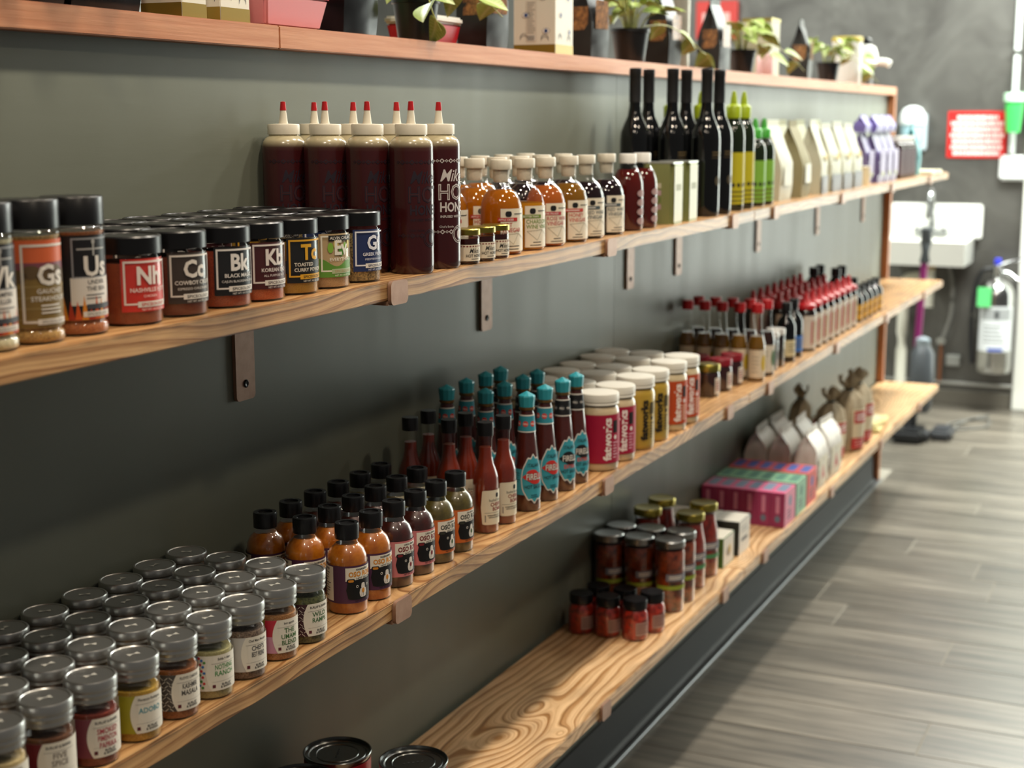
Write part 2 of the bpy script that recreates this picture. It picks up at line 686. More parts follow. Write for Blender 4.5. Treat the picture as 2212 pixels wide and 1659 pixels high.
# steel-clad wall behind the sink and the kitchen
q = NT('brushed_steel')
co, x, y, z = q.obj_xyz()
n = q.noise(q.comb(0.0, q.math('MULTIPLY', y, 3.0), q.math('MULTIPLY', z, 2.4)), 1.0, 3, 0.6, 1.2)
n2 = q.noise(q.comb(0.0, q.math('MULTIPLY', y, 2.0), q.math('MULTIPLY', z, 300.0)), 1.0, 2, 0.6)
q.put(q.b.inputs['Base Color'], q.ramp(n, [(0.3, '#5a5855'), (0.7, '#7d7c77')]))
q.b.inputs['Metallic'].default_value = 0.75
q.put(q.b.inputs['Roughness'], q.math('ADD', q.math('MULTIPLY', n2, 0.12), 0.34))
q.bump(n, 0.25, 0.02)
STEEL = q.m
struct('wall_far', box(XF, XF + 0.1, -0.262, 3.4, 0.0, 2.4, STEEL, name='steel_wall'))
struct('trim_6', box(XF - 0.012, XF - 0.0005, -0.26, 0.6, 0.085, 0.098, mat('#c9c9c4', 0.3, 0.8), 0.002, 1, 'steel_rail'))
struct('baseboard_far', box(XF - 0.008, XF - 0.0005, -0.26, 3.4, 0.0, 0.062, mat('#5f5a50', 0.5), 0.002, 1, 'base'))
struct('door_1', box(XF - 0.03, XF + 0.1, -0.60, -0.264, 0.0, 2.1, mat('#e4e4dc', 0.5), 0.004, 1, 'door_casing'))
PLASTER = mat('#d9d8d0', 0.7)
wr = struct('wall_right', box(XF + 0.06, XF + 0.1, -0.80, -0.602, 0.0, 2.4, PLASTER, name='plaster'))
link('panel', box(XF + 0.06, XF + 0.1, -2.6, -2.32, 0.0, 2.4, PLASTER, name='plaster'), wr)
link('header', box(XF + 0.06, XF + 0.1, -2.319, -0.801, 2.10, 2.4, PLASTER, name='plaster'), wr)
ALU = mat('#8d9091', 0.35, 0.8)
bm = bmesh.new()
for ya, yb, za, zb in ((-2.318, -2.24, 0, 2.098), (-0.882, -0.802, 0, 2.098), (-2.24, -0.882, 0, 0.12), (-2.24, -0.882, 2.02, 2.098), (-1.58, -1.52, 0.12, 2.02)):
    box_bm(bm, XF + 0.065, XF + 0.095, ya, yb, za, zb)
dr = struct('door_2', finish('added_door_frame', bm, ALU, 30))  # shop door added out of view so its panes brighten the wall
qd = NT('added_daylight_glass')
qd.b.inputs['Base Color'].default_value = lin('#e8efe8')
qd.b.inputs['Roughness'].default_value = 0.5
qd.b.inputs['Emission Color'].default_value = (0.94, 1.0, 0.92, 1)
qd.b.inputs['Emission Strength'].default_value = ADDED_DAYLIGHT
for ya, yb in ((-2.239, -1.581), (-1.519, -0.883)):
    link('pane', box(XF + 0.078, XF + 0.084, ya, yb, 0.121, 2.019, qd.m, name='pane'), dr)
struct('wall_kitchen', box(-1.4, XF - 0.001, 3.3, 3.4, 0.0, 2.4, mat('#cfd2cf', 0.6), name='plaster'))

# ------------------------------------------------------------------ shelves
SD = 0.186
boards = [
    (Z1, 0.18, 2.652, 'top', 3.0, ((1.30, -0.10, 0.05, 0.10, 0.03), (2.05, -0.13, 0.04, 0.09, 0.03))),
    (Z1, 2.654, 4.835, 'top', 11.0, ((3.5, -0.1, 0.05, 0.12, 0.03),)),
    (Z2, 0.18, 2.652, 'middle', 21.0, ((1.44, -0.165, -0.06, 0.09, 0.035), (2.2, -0.19, 0.05, 0.10, 0.03))),
    (Z2, 2.654, 4.835, 'middle', 31.0, ((4.3, -0.09, 0.06, 0.18, 0.04),)),
    (Z3, 0.18, 2.652, 'bottom', 41.0, ((1.757, -0.121, 0.062, 0.075, 0.034), (1.858, -0.105, -0.045, 0.060, 0.022), (1.80, -0.182, 0.030, 0.03, 0.015))),
    (Z3, 2.654, 4.850, 'bottom', 51.0, ((4.4, -0.09, 0.06, 0.18, 0.04), (2.72, -0.16, 0.06, 0.05, 0.03))),
]
for z, xa, xb, lvl, seed, kn in boards:
    far = xa > 2
    wm = wood_mat('torched_pine', seed, [(kx - xa, ky + 0.006, am, sx, sy) for kx, ky, am, sx, sy in kn],
                  light='#e6bf90' if z == Z3 else '#cca06c', mid='#a8763f' if z == Z3 else '#98683a', dark='#331d12', freq=58 if z == Z3 else 72,
                  char=0.35 if z == Z3 else 0.5)
    o = link('shelf_board', box(0, xb - xa, -SD, 0, -0.019, 0, wm, 0.0012, 2, 'shelf_board'), None, (xa, -0.006, z))
    tag(o, f"torched pine board of the {lvl} shelf, {'far length reaching past the wall end' if far else 'near length ending at the mid joint'}", 'shelf', 'torched pine shelf boards')

# copper J brackets: wall arm, seat under the board, lip over its front
BRK = grain_mat('bracket_copper', '#a07a64', '#b08c76', (60, 60, 60), 0.42, 0.30, 0.15)
BW = 0.0175


def bracket_mesh():
    """bent flat bar: rounded wall arm, seat under the board, rounded lip over its front"""
    bm = bmesh.new()

    def plate(y0, y1, z0, z1, round_lo, round_hi):
        rr, n = 0.0055, 5
        pts = []
        for cx, cz, a0, on in ((BW - rr, z0 + rr, -PI / 2, round_lo), (BW - rr, z1 - rr, 0, round_hi), (-BW + rr, z1 - rr, PI / 2, round_hi), (-BW + rr, z0 + rr, PI, round_lo)):
            if on:
                pts += [(cx + rr * math.cos(a0 + PI / 2 * k / n), cz + rr * math.sin(a0 + PI / 2 * k / n)) for k in range(n + 1)]
            else:
                pts.append((cx + (rr if cx > 0 else -rr), cz + (rr if a0 in (0, PI / 2) else -rr)))
        f = [bm.verts.new((x, y0, z)) for x, z in pts]
        k = [bm.verts.new((x, y1, z)) for x, z in pts]
        bm.faces.new(f)
        bm.faces.new(k[::-1])
        for i in range(len(pts)):
            j = (i + 1) % len(pts)
            bm.faces.new((f[i], k[i], k[j], f[j]))

    plate(-0.0045, -0.0003, -0.138, -0.0192, True, False)
    box_bm(bm, -BW, BW, -0.1926, -0.0045, -0.0234, -0.0192)
    plate(-0.1968, -0.1926, -0.0234, 0.0012, True, True)
    bmesh.ops.recalc_face_normals(bm, faces=bm.faces)
    return finish('bracket', bm, BRK, 30)


BR = bracket_mesh()
SCREW = lathe([(0, -0.0015), (0.0045, -0.0015), (0.0045, 0.0008), (0.0032, 0.0016), (0.0012, 0.0012), (0, 0.0006)], mat('#1a1a1c', 0.35, 0.6), 14, name='screw')
bx = [0.75, 1.328, 1.928, 2.520, 2.790, 3.360, 3.930, 4.500]
near = ['second bracket', 'third bracket', 'fourth bracket', 'fifth bracket', 'sixth bracket', 'seventh bracket', 'eighth bracket']
for z, lvl in ((Z1, 'top'), (Z2, 'middle'), (Z3, 'bottom')):
    for i, x in enumerate(bx):
        if (i == 0):
            continue
        o = link('shelf_bracket', None, None, (x, 0, z))
        tag(o, f"copper J bracket gripping the {lvl} shelf, {ORD[i - 1]} in view from the near end", 'bracket', 'copper shelf brackets')
        link('bent_bar', BR, o)
        s = link('screw', SCREW, o, (0, -0.0045, -0.120), (PI / 2, 0, 0))

# ------------------------------------------------------------------ goods: turned jars and bottles
R = math.radians


def jit(a=3.0):
    return R(random.uniform(-a, a))


def jar_parts(prof, lid, lidm, cont, z0, z1, label=None, inset=0.0012, glass=None, seg=32, lid_name='lid', lid_sub=None, cont_name='contents', cont_seg=28):
    parts = [('glass_body', lathe([(0, prof[0][1])] + prof, glass or GLASS, seg, name='glass_body'))]
    if cont:
        parts.append((cont_name, lathe(inset_prof(prof, inset, z0, z1), cont, cont_seg, name='contents')))
    parts.append((lid_name, lathe(lid, lidm, seg, name=lid_name), lid_sub))
    if label:
        parts.append(('label', label))
    return parts


# ---- short square-shouldered spice jars with black lids (top shelf, left)
SJ = [(0.0262, 0.0), (0.0280, 0.0025), (0.0280, 0.052), (0.0262, 0.0555), (0.0250, 0.060)]
SJ_LID = [(0.0255, 0.0568), (0.0283, 0.0570), (0.0283, 0.0700), (0.0272, 0.0712), (0.0255, 0.0712), (0.0250, 0.0704), (0.0, 0.0704)]
LWHITE = mat('#ded8cf', 0.5)


def spice_label(bg, fg, sym, name, sub, box_bg=None, panel=None, name2=None, extra=None, fr=None):
    L = Label(SJ)
    B = mat(bg, 0.42)
    F = mat(fg, 0.5)
    FR = mat(fr or fg, 0.5)
    L.rect(-0.0235, 0.0235, 0.0115, 0.0535, B)
    if extra:
        extra(L)
    if panel:
        L.rect(-0.0245, 0.0245, 0.0205, 0.0325, mat(panel, 0.45), 1)
    L.rect(-0.0215, 0.0205, 0.0503, 0.0519, FR, 2)
    L.rect(-0.0215, -0.0199, 0.0170, 0.0519, FR, 2)
    L.rect(-0.0215, -0.010, 0.0170, 0.0184, FR, 2)
    L.rect(0.0190, 0.0205, 0.0170, 0.0519, FR, 2)
    L.rect(-0.0110, 0.0190, 0.0150, 0.0196, mat(box_bg or '#e2ddd4', 0.5), 3)
    L.text('SPICEOLOGY', 0.004, 0.0160, 0.0026, mat(bg, 0.5), 4, 0.015, squeeze=1.15)
    L.text('NET WT. 4.4 OZ (125g)', 0.004, 0.0123, 0.0018, F, 2, squeeze=0.95)
    L.text(sym, 0.0, 0.0335, 0.0145, FR if panel else F, 3, 0.045, squeeze=0.92)
    if name2:
        L.text(name, -0.0165, 0.0272, 0.0034, F, 3, 0.02, left=True)
        L.text(name2, -0.0165, 0.0222, 0.0034, F, 3, 0.02, left=True)
    else:
        L.text(name, 0.0005, 0.0272, 0.0034, F, 3, 0.02, squeeze=1.0)
        L.text(sub, 0.0005, 0.0228, 0.0021, F, 3, squeeze=1.05)
    return L.mesh()


def ev_extra(L):
    G = mat('#5c8f36', 0.45)
    us = [-0.0235 + 0.047 * k / 16 for k in range(17)]
    L.strip(us, [0.0115] * 17, [0.026 + 0.004 * math.cos(k * 0.5) for k in range(17)], G, 1)
    for k in range(5):
        L.ellipse(-0.012 + k * 0.006, 0.040 + 0.004 * math.sin(k * 2.1), 0.003, 0.005, mat(['#7fae3e', '#c9b45a', '#4f8a34'][k % 3], 0.5), 1)
    L.rect(-0.014, 0.016, 0.0468, 0.0520, INK, 3)
    L.text('ALVIN CAILAN', 0.001, 0.0480, 0.0030, LWHITE, 4, 0.02)


short = [
    ('Nh', '#c8372c', '#ece2da', 'NASHVILLE HOT', 'CHICKEN', ('#7a3119', '#93431f'), 'red label', {}),
    ('Cc', '#3d332c', '#e3dcd2', 'COWBOY CRUST', 'ESPRESSO CHILE BLEND', ('#5a2415', '#7a3520'), 'brown label', {}),
    ('Bk', '#17181a', '#e8e4de', 'BLACK MAGIC', 'CAJUN BLACKENING RUB', ('#6a2513', '#a3411d'), 'black label over red rub', {}),
    ('Kb', '#45191c', '#e6ded8', 'KOREAN BBQ', 'ALL PURPOSE RUB', ('#8a3113', '#c05a26'), 'maroon label', {}),
    ('Tc', '#17181a', '#e6dfd0', 'TOASTED', '', ('#8a6a12', '#a98624'), 'black and yellow label', dict(fr='#dca52b', box_bg='#d9a32b', name2='CURRY POWDER', panel='#1b1c1e')),
    ('Ev', '#b49b74', '#e6e2d4', 'EVERYTHING', '', ('#8f7454', '#b69a75'), 'green leafy label', dict(extra=ev_extra, box_bg='#a8b890')),
    ('Gf', '#22305c', '#e2e3ea', 'GREEK FREAK', 'MEDITERRANEAN', ('#2a2413', '#b09a63'), 'blue label and dried herbs', {}),
]
sx = [0.962, 1.022, 1.086, 1.139, 1.197, 1.254, 1.316]
SJ_plain = None
for i, (sym, bg, fg, nm, sub, cc, desc, kw) in enumerate(short):
    lab = spice_label(bg, fg, sym, nm, sub, **kw)
    cm = powder(cc[0], cc[1], 450 if sym == 'Gf' else 1400)
    parts = jar_parts(SJ, SJ_LID, BLACK, cm, 0.002, 0.047 if sym in ('Kb', 'Ev') else 0.050, lab)
    for row, y in enumerate((-0.150, -0.089, -0.0345)):
        if row == 0:
            lb = f"squat black-lidded spice jar marked {sym} with {desc}"
        else:
            lb = f"squat black-lidded spice jar in {'the middle row' if row == 1 else 'the row against the wall'}, directly behind the {sym} jar"
        thing('spice_jar', lb, 'jar', (sx[i] + (0.0 if row == 0 else 0.004), y, Z1), parts, 'black-lidded spice jars on the top shelf', R(-12) + jit())

# ---- tall spice shakers
SH = [(0.0225, 0.0), (0.0245, 0.003), (0.0245, 0.008), (0.0225, 0.0105), (0.0228, 0.014), (0.0230, 0.076), (0.0242, 0.0785), (0.0242, 0.082), (0.0215, 0.085), (0.0205, 0.090)]
SH_CAP = [(0.0215, 0.0838), (0.0236, 0.0842), (0.0236, 0.1040), (0.0226, 0.1052), (0.0, 0.1052)]


def shaker_label(kind):
    L = Label([(0.0231, 0.0), (0.0231, 0.09)])
    if kind == 'Gs':
        L.rect(-0.030, 0.030, 0.060, 0.0765, mat('#cf6238', 0.45))
        L.rect(-0.030, 0.030, 0.052, 0.060, mat('#7a4450', 0.45))
        L.rect(-0.030, 0.030, 0.0125, 0.052, mat('#7d6534', 0.45))
        for k in range(5):
            L.ellipse(-0.022 + 0.010 * k, 0.050 + 0.003 * (k % 2), 0.007, 0.005, mat('#5d4a30', 0.5), 1)
        for k in range(4):
            L.rect(-0.028, 0.028, 0.018 + k * 0.008, 0.0192 + k * 0.008, mat('#8f7a48', 0.5), 1)
        L.rect(-0.019, 0.020, 0.0715, 0.0733, LWHITE, 2)
        L.rect(-0.019, -0.0172, 0.016, 0.0733, LWHITE, 2)
        L.rect(-0.019, -0.009, 0.016, 0.0176, LWHITE, 2)
        L.text('GAUCHO', 0.002, 0.0375, 0.0036, LWHITE, 3, 0.02)
        L.text('STEAKHOUSE', 0.002, 0.0320, 0.0036, LWHITE, 3, 0.02)
        L.lines(-0.006, 0.012, 0.022, 0.030, 3, 0.0012, LWHITE, 3)
    else:
        L.rect(-0.030, 0.030, 0.0125, 0.0765, mat('#19191c', 0.42))
        L.frame(-0.016, 0.022, 0.044, 0.0745, 0.0013, mat('#8d8f92', 0.5), 1)
        L.rect(-0.012, 0.014, 0.0655, 0.0667, mat('#a7a6a2', 0.5), 1)
        L.rect(0.0005, 0.0020, 0.0610, 0.0715, mat('#a7a6a2', 0.5), 1)
        L.ellipse(0.0012, 0.0715, 0.0016, 0.0019, mat('#a7a6a2', 0.5), 2)
        L.rect(-0.0175, 0.024, 0.0235, 0.0445, LWHITE, 1)
        a, b = ('UNDER', 'THE SEA') if kind == 'Us' else ('VAMPIRE', 'KILLER')
        L.text(a, 0.003, 0.0395, 0.0034, mat('#3a3a3c', 0.5), 2, 0.01)
        L.text(b, 0.003, 0.0345, 0.0034, mat('#3a3a3c', 0.5), 2, 0.01)
        L.lines(-0.006, 0.014, 0.0275, 0.0325, 2, 0.0010, mat('#7a7876', 0.5), 2)
        L.rect(-0.006, 0.024, 0.0205, 0.0243, mat('#43464c', 0.5), 3)
        for k in range(12):
            us = -0.030 + 0.005 * k
            hh = 0.009 + 0.010 * abs(math.sin(k * 1.9))
            L.strip([us, us + 0.002, us + 0.005], [0.0126] * 3, [0.014, 0.0126 + hh, 0.0135], mat(['#c9541f', '#d98a2b', '#a8341c'][k % 3], 0.5), 2)
    L.text({'Gs': 'Gs', 'Us': 'Us', 'Wk': 'Vk'}[kind], 0.003, 0.0462 if kind != 'Gs' else 0.0440, 0.0150, LWHITE, 4, 0.045, squeeze=0.95)
    L.rect(-0.009, 0.018, 0.0148, 0.0188, LWHITE, 4)
    L.text('SPICEOLOGY', 0.004, 0.0157, 0.0023, mat('#6b6257', 0.5), 5, squeeze=1.1)
    return L.mesh()


for kind, x, cc, desc in (('Wk', 0.800, ('#8f8a6a', '#cfc6a2'), 'pale powder, at the near end of the top shelf'), ('Gs', 0.848, ('#6a4a22', '#c29a55'), 'orange and olive sunset label, Gs'), ('Us', 0.897, ('#7a3a16', '#b06a35'), 'black label and flames, Us')):
    parts = jar_parts(SH, SH_CAP, BLACK, powder(cc[0], cc[1], 700), 0.002, 0.079, shaker_label(kind))
    thing('spice_shaker', f"tall black-capped spice shaker with {desc}", 'shaker', (x, -0.153, Z1), parts, 'tall spice shakers', R(-14))

# ---- hot honey squeeze bottles
HB = [(0.0212, 0.0), (0.0232, 0.003), (0.0235, 0.010), (0.0235, 0.134), (0.0226, 0.1385), (0.0196, 0.1425), (0.0162, 0.1450), (0.0158, 0.148)]
HC = [(0.0150, 0.1462), (0.0172, 0.1464), (0.0174, 0.1562), (0.0166, 0.1574), (0.0052, 0.1578), (0.0046, 0.1600), (0.0030, 0.1735), (0.0, 0.1735)]
HT = [(0.0034, 0.1718), (0.0036, 0.1720), (0.0027, 0.1810), (0.0, 0.1815)]
qh = NT('honey_in_plastic')
co, x, y, z = qh.obj_xyz()
qh.put(qh.b.inputs['Base Color'], qh.ramp(q.math('MULTIPLY', 0, 0) if False else z, [(0.1325, '#3a1214'), (0.1400, '#b8ad8c')]))
qh.b.inputs['Roughness'].default_value = 0.22
qh.b.inputs['Subsurface Weight'].default_value = 0.0
qh.b.inputs['Coat Weight'].default_value = 0.25
HONEY = qh.m
CREAM = mat('#d6cfbd', 0.42)
REDTIP = mat('#b01a20', 0.35)


def honey_label(ink):
    L = Label(HB)
    P = mat(ink, 0.45)
    n = 14
    for k in range(n):
        u = -0.033 + 0.066 * k / (n - 1)
        for v in (0.118, 0.041):
            if v == 0.041 and abs(u - 0.004) < 0.010:
                continue
            a, b = (0.0030, 0.0026) if k % 2 else (0.0020, 0.0017)
            L.ellipse(u, v, a, b, P, 0, 4, 1.0)
            L.ellipse(u, v, a * 0.55, b * 0.55, mat('#3a1214', 0.4), 1, 4, 1.0)
    L.text("Mike's", -0.001, 0.0960, 0.0135, P, 0, 0.01, shear=0.35, squeeze=0.85)
    L.text('HOT', -0.001, 0.0760, 0.0175, P, 0, 0.03, squeeze=0.85)
    L.text('HOT', -0.001, 0.0760, 0.0175, mat('#4a2224', 0.45), 1, -0.035, squeeze=0.85)
    L.text('HONEY', -0.001, 0.0630, 0.0105, P, 0, 0.035, squeeze=0.8)
    L.text('INFUSED WITH CHILIES', 0.0, 0.0563, 0.0028, P, 0, 0.02)
    L.text("Chef's Bottle", -0.0125, 0.0455, 0.0024, P, 0)
    for a in (0.0098, 0.0080):
        us = [0.004 + a * math.cos(t * PI / 12) for t in range(25)]
        for t in range(24):
            t0, t1 = 2 * PI * t / 24, 2 * PI * (t + 1) / 24
            c, s_ = math.cos, math.sin
            i = L.mi(P)
            vs = [L.bm.verts.new(L.P(0.004 + rr * c(tt), 0.038 + rr * s_(tt), 0)) for rr, tt in ((a, t0), (a, t1), (a - 0.0007, t1), (a - 0.0007, t0))]
            L.bm.faces.new(vs).material_index = i
    L.ellipse(0.004, 0.038, 0.0026, 0.0048, P, 0)
    L.text('Original', 0.004, 0.0432, 0.0022, P, 0)
    # recipe panel on the side
    L.frame(-0.062, -0.047, 0.052, 0.092, 0.0006, P, 0)
    L.lines(-0.060, -0.049, 0.055, 0.089, 9, 0.0009, P, 0)
    return L.mesh()


HBODY = lathe([(0, 0)] + HB, HONEY, 36, name='bottle')
HCAP = lathe(HC, CREAM, 28, name='cap')
HTIP = lathe(HT, REDTIP, 16, name='red_tip')
h_shaded = [('bottle', HBODY), ('cap', HCAP, [('red_tip', HTIP)]), ('print', honey_label('#241a26'))]  # white print inked dark here to imitate the shade on the near column
h_white = [('bottle', HBODY), ('cap', HCAP, [('red_tip', HTIP)]), ('print', honey_label('#cfc8c4'))]
hy = (-0.0245, -0.0715, -0.1185, -0.1655)
hx = ((1.384, 1.393, 1.402, 1.413), (1.446, 1.452, 1.466, 1.476))
hd = ('against the wall', 'second from the wall', 'third from the wall', 'at the shelf edge')
for c in (0, 1):
    for r in range(4):
        thing('honey_bottle', f"{'dark' if c == 0 else 'white-printed'} hot honey squeeze bottle with red tip, {'near' if c == 0 else 'far'} column, {hd[r]}", 'bottle', (hx[c][r], hy[r], Z1), h_shaded if c == 0 else h_white,
              'hot honey squeeze bottles', R(-16 if c == 0 else -12) + jit(2))

# ---- mini hot honey jars with gold lids
MJ = [(0.0150, 0.0), (0.0158, 0.0015), (0.0158, 0.030), (0.0145, 0.0325), (0.0138, 0.035)]
L = Label(MJ)
L.rect(-0.030, 0.020, 0.004, 0.0225, mat('#ded3bd', 0.5))
for k in range(14):
    L.ellipse(-0.029 + 0.0036 * k, 0.0206, 0.0014, 0.0010, mat('#7a231f', 0.5), 1, 4, 1.0)
L.text("Mike's", -0.001, 0.0130, 0.0056, INK, 1, 0.01, shear=0.35, squeeze=0.8)
L.text('HOT HONEY', -0.001, 0.0082, 0.0036, INK, 1, 0.03, squeeze=0.8)
L.lines(-0.006, 0.005, 0.005, 0.0074, 1, 0.0007, INK, 1)
mj_parts = jar_parts(MJ, [(0.0150, 0.0330), (0.0164, 0.0332), (0.0164, 0.0392), (0.0155, 0.0400), (0.0, 0.0398)], GOLD, liquid('#3a120c', 0.25), 0.001, 0.029, L.mesh(), seg=24, inset=0.0008)
for x, t in ((1.528, 'half hidden by the last honey bottle'), (1.569, 'middle of the three'), (1.607, 'rightmost of the three')):
    thing('honey_jar', f"tiny gold-lidded hot honey jar, {t}", 'jar', (x, -0.172, Z1), mj_parts, 'tiny hot honey jars', R(-18))

# ---- round-shouldered vinegar bottles with white stoppers
VB = [(0.0240, 0.0), (0.0262, 0.003), (0.0262, 0.052), (0.0255, 0.060), (0.0225, 0.0695), (0.0170, 0.0768), (0.0108, 0.0815), (0.0098, 0.0835), (0.0102, 0.0845), (0.0102, 0.0885), (0.0094, 0.0895)]
VC = [(0.0086, 0.0870), (0.0097, 0.0898), (0.0100, 0.1020), (0.0100, 0.1022), (0.0130, 0.1024), (0.0132, 0.1030), (0.0132, 0.1130), (0.0124, 0.1142), (0.0, 0.1142)]


def vin_label(tag1, l1, l2, c):
    L = Label(VB)
    C_ = mat(c, 0.5)
    L.rect(-0.0205, 0.0205, 0.0045, 0.0560, mat('#e2d9c4', 0.5))
    L.ellipse(-0.0105, 0.0497, 0.0042, 0.0034, INK, 1, 10, 3)
    L.lines(-0.003, 0.016, 0.0485, 0.0510, 1, 0.0009, INK, 1)
    L.rect(-0.0240, 0.0020 + 0.0012 * max(0, len(tag1) - 11), 0.0408, 0.0452, C_, 1)
    if tag1.strip('-'):
        L.text(tag1, -0.0228, 0.0418, 0.0024, LWHITE, 2, 0.02, left=True)
    else:
        L.lines(-0.0225, 0.0, 0.0418, 0.0442, 1, 0.0012, LWHITE, 2)
    L.text(l1, -0.0190, 0.0342, 0.0052, C_, 1, 0.01, left=True, squeeze=0.9)
    L.text(l2, -0.0190, 0.0278, 0.0052, C_, 1, 0.01, left=True, squeeze=0.9)
    T = mat('#a8a18c', 0.5)
    for (ua, va), (ub, vb) in (((-0.018, 0.0245), (0.004, 0.0262)), ((-0.018, 0.0245), (-0.004, 0.0130)), ((0.004, 0.0262), (-0.004, 0.0130)), ((0.004, 0.0262), (0.016, 0.0180))):
        du, dv = ub - ua, vb - va
        l = math.hypot(du, dv)
        nx, ny = -dv / l * 0.0003, du / l * 0.0003
        n = 5
        us = [(ua + du * k / n, va + dv * k / n) for k in range(n + 1)]
        i = L.mi(T)
        vs = [(L.bm.verts.new(L.P(u + nx, v + ny, 1)), L.bm.verts.new(L.P(u - nx, v - ny, 1))) for u, v in us]
        for k in range(n):
            L.bm.faces.new((vs[k][0], vs[k + 1][0], vs[k + 1][1], vs[k][1])).material_index = i
    L.lines(-0.010, 0.006, 0.0098, 0.0116, 1, 0.0010, INK, 1)
    L.lines(-0.014, 0.012, 0.0058, 0.0084, 1, 0.0010, INK, 1)
    return L.mesh()


vin_kinds = {
    'hot': ('APPLE CIDER', 'HOT', 'VINEGAR', '#b5332f', '#c0760f', 'amber vinegar labelled HOT'),
    'chard': ('BETTER THAN', 'CHARDONNAY', 'WINE VINEGAR', '#6f8a2e', '#cf9a1c', 'yellow Chardonnay vinegar'),
    'rose': ('PINK PALACE', 'ROSE WINE', 'VINEGAR', '#b5434a', '#c4702c', 'pinkish amber rose vinegar'),
    'honey': ('----', 'HONEY', 'VINEGAR', '#c0443c', '#9c6f22', 'cloudy brown honey vinegar'),
    'red': ('----', 'RED WINE', 'VINEGAR', '#4b5a60', '#1b0a0e', 'near black red wine vinegar'),
}
VP = {}
for k, (t1, l1, l2, c, lc, d) in vin_kinds.items():
    VP[k] = jar_parts(VB, VC, CREAM, liquid(lc, 0.55 if k != 'red' else 0.1), 0.0015, 0.078 if k != 'chard' else 0.0595, vin_label(t1, l1, l2, c), inset=0.0013, lid_name='stopper', cont_name='vinegar')
vin = [('hot', 1.662, -0.153, 'front of the row, nearest the tiny honey jars'), ('chard', 1.729, -0.154, 'second in the front row'), ('rose', 1.795, -0.154, 'third in the front row'), ('honey', 1.872, -0.154, 'fourth in the front row'),
       ('red', 1.936, -0.153, 'fifth in the front row, before its twin'), ('red', 2.014, -0.153, 'at the far end of the front row'),
       ('hot', 1.604, -0.108, 'half hidden behind the honey bottle'), ('hot', 1.700, -0.098, 'second row, behind the front HOT bottle'), ('chard', 1.766, -0.098, 'second row, behind the front one'),
       ('red', 1.836, -0.098, 'second row, nearest the camera of its kind'), ('red', 1.910, -0.098, 'second row, behind the honey vinegar'), ('red', 1.985, -0.098, 'second row, last of its kind'),
       ('hot', 1.760, -0.044, 'against the wall, nearer bottle'), ('hot', 1.826, -0.044, 'against the wall, farther bottle'), ('red', 1.900, -0.044, 'against the wall, nearer one'), ('red', 1.975, -0.044, 'against the wall, farther one')]
for k, x, y, t in vin:
    thing('vinegar_bottle', f"white-stoppered bottle of {vin_kinds[k][5]}, {t}", 'bottle', (x, y, Z1), VP[k], 'white-stoppered vinegar bottles', R(-22) + jit())

# ---- maroon bottles with screw caps
MB_ = [(0.0225, 0.0), (0.0240, 0.003), (0.0240, 0.062), (0.0232, 0.072), (0.0195, 0.084), (0.0140, 0.0925), (0.0118, 0.0955), (0.0112, 0.100)]
L = Label(MB_)
for k in range(4):
    L.ellipse(0.0, 0.055 - 0.0135 * k, 0.0095, 0.0052, mat('#a88a88', 0.5), 0)
mb_parts = jar_parts(MB_, [(0.0105, 0.0985), (0.0128, 0.0988), (0.0130, 0.1110), (0.0122, 0.1125), (0.0, 0.1125)], WHITE, liquid('#5a140e', 0.3), 0.0015, 0.090, L.mesh(), cont_name='syrup', lid_name='cap')
for x, t in ((2.098, 'nearer of the pair'), (2.160, 'farther of the pair')):
    thing('syrup_bottle', f"maroon white-capped bottle beside the olive green tins, {t}", 'bottle', (x, -0.154, Z1), mb_parts, 'maroon white-capped bottles', R(-10))

# ---- olive green tins
def tin_mesh():
    bm = bmesh.new()
    box_bm(bm, -0.024, 0.024, -0.026, 0.026, 0, 0.094)
    ve = [e for e in bm.edges if abs(e.verts[0].co.z - e.verts[1].co.z) > 0.05]
    bmesh.ops.bevel(bm, geom=ve, offset=0.006, segments=4, affect='EDGES')
    return finish('tin', bm, mat('#8f9560', 0.35, 0.25), 30)


L = Label(flat=lambda u, v, o: (u, -0.0262 - o, v))
L.rect(-0.020, 0.020, 0.004, 0.090, mat('#d9dbc4', 0.45))
L.rect(-0.012, 0.012, 0.052, 0.062, mat('#a7a98a', 0.5), 1)
tin_front = L.mesh()
L = Label(flat=lambda u, v, o: (-0.0242 - o, -u, v))
for k, c in enumerate(('#c6bfa6', '#b79aa0', '#6f7d45', '#b79aa0')):
    L.rect(-0.012, 0.006, 0.056 - 0.011 * k, 0.064 - 0.011 * k, mat(c, 0.5), 0)
tin_side = L.mesh()
rim = box(-0.0245, 0.0245, -0.0265, 0.0265, 0.0938, 0.0965, mat('#c3c4bb', 0.3, 0.8), 0.0012, 2, 'rim')
for x, t in ((2.262, 'nearer one'), (2.338, 'farther one')):
    thing('oil_tin', f"olive green rectangular tin before the black bottles, {t}", 'tin', (x, -0.152, Z1), [('tin_body', tin_mesh()), ('front_panel', tin_front), ('side_print', tin_side), ('rim', rim)], 'olive green tins')

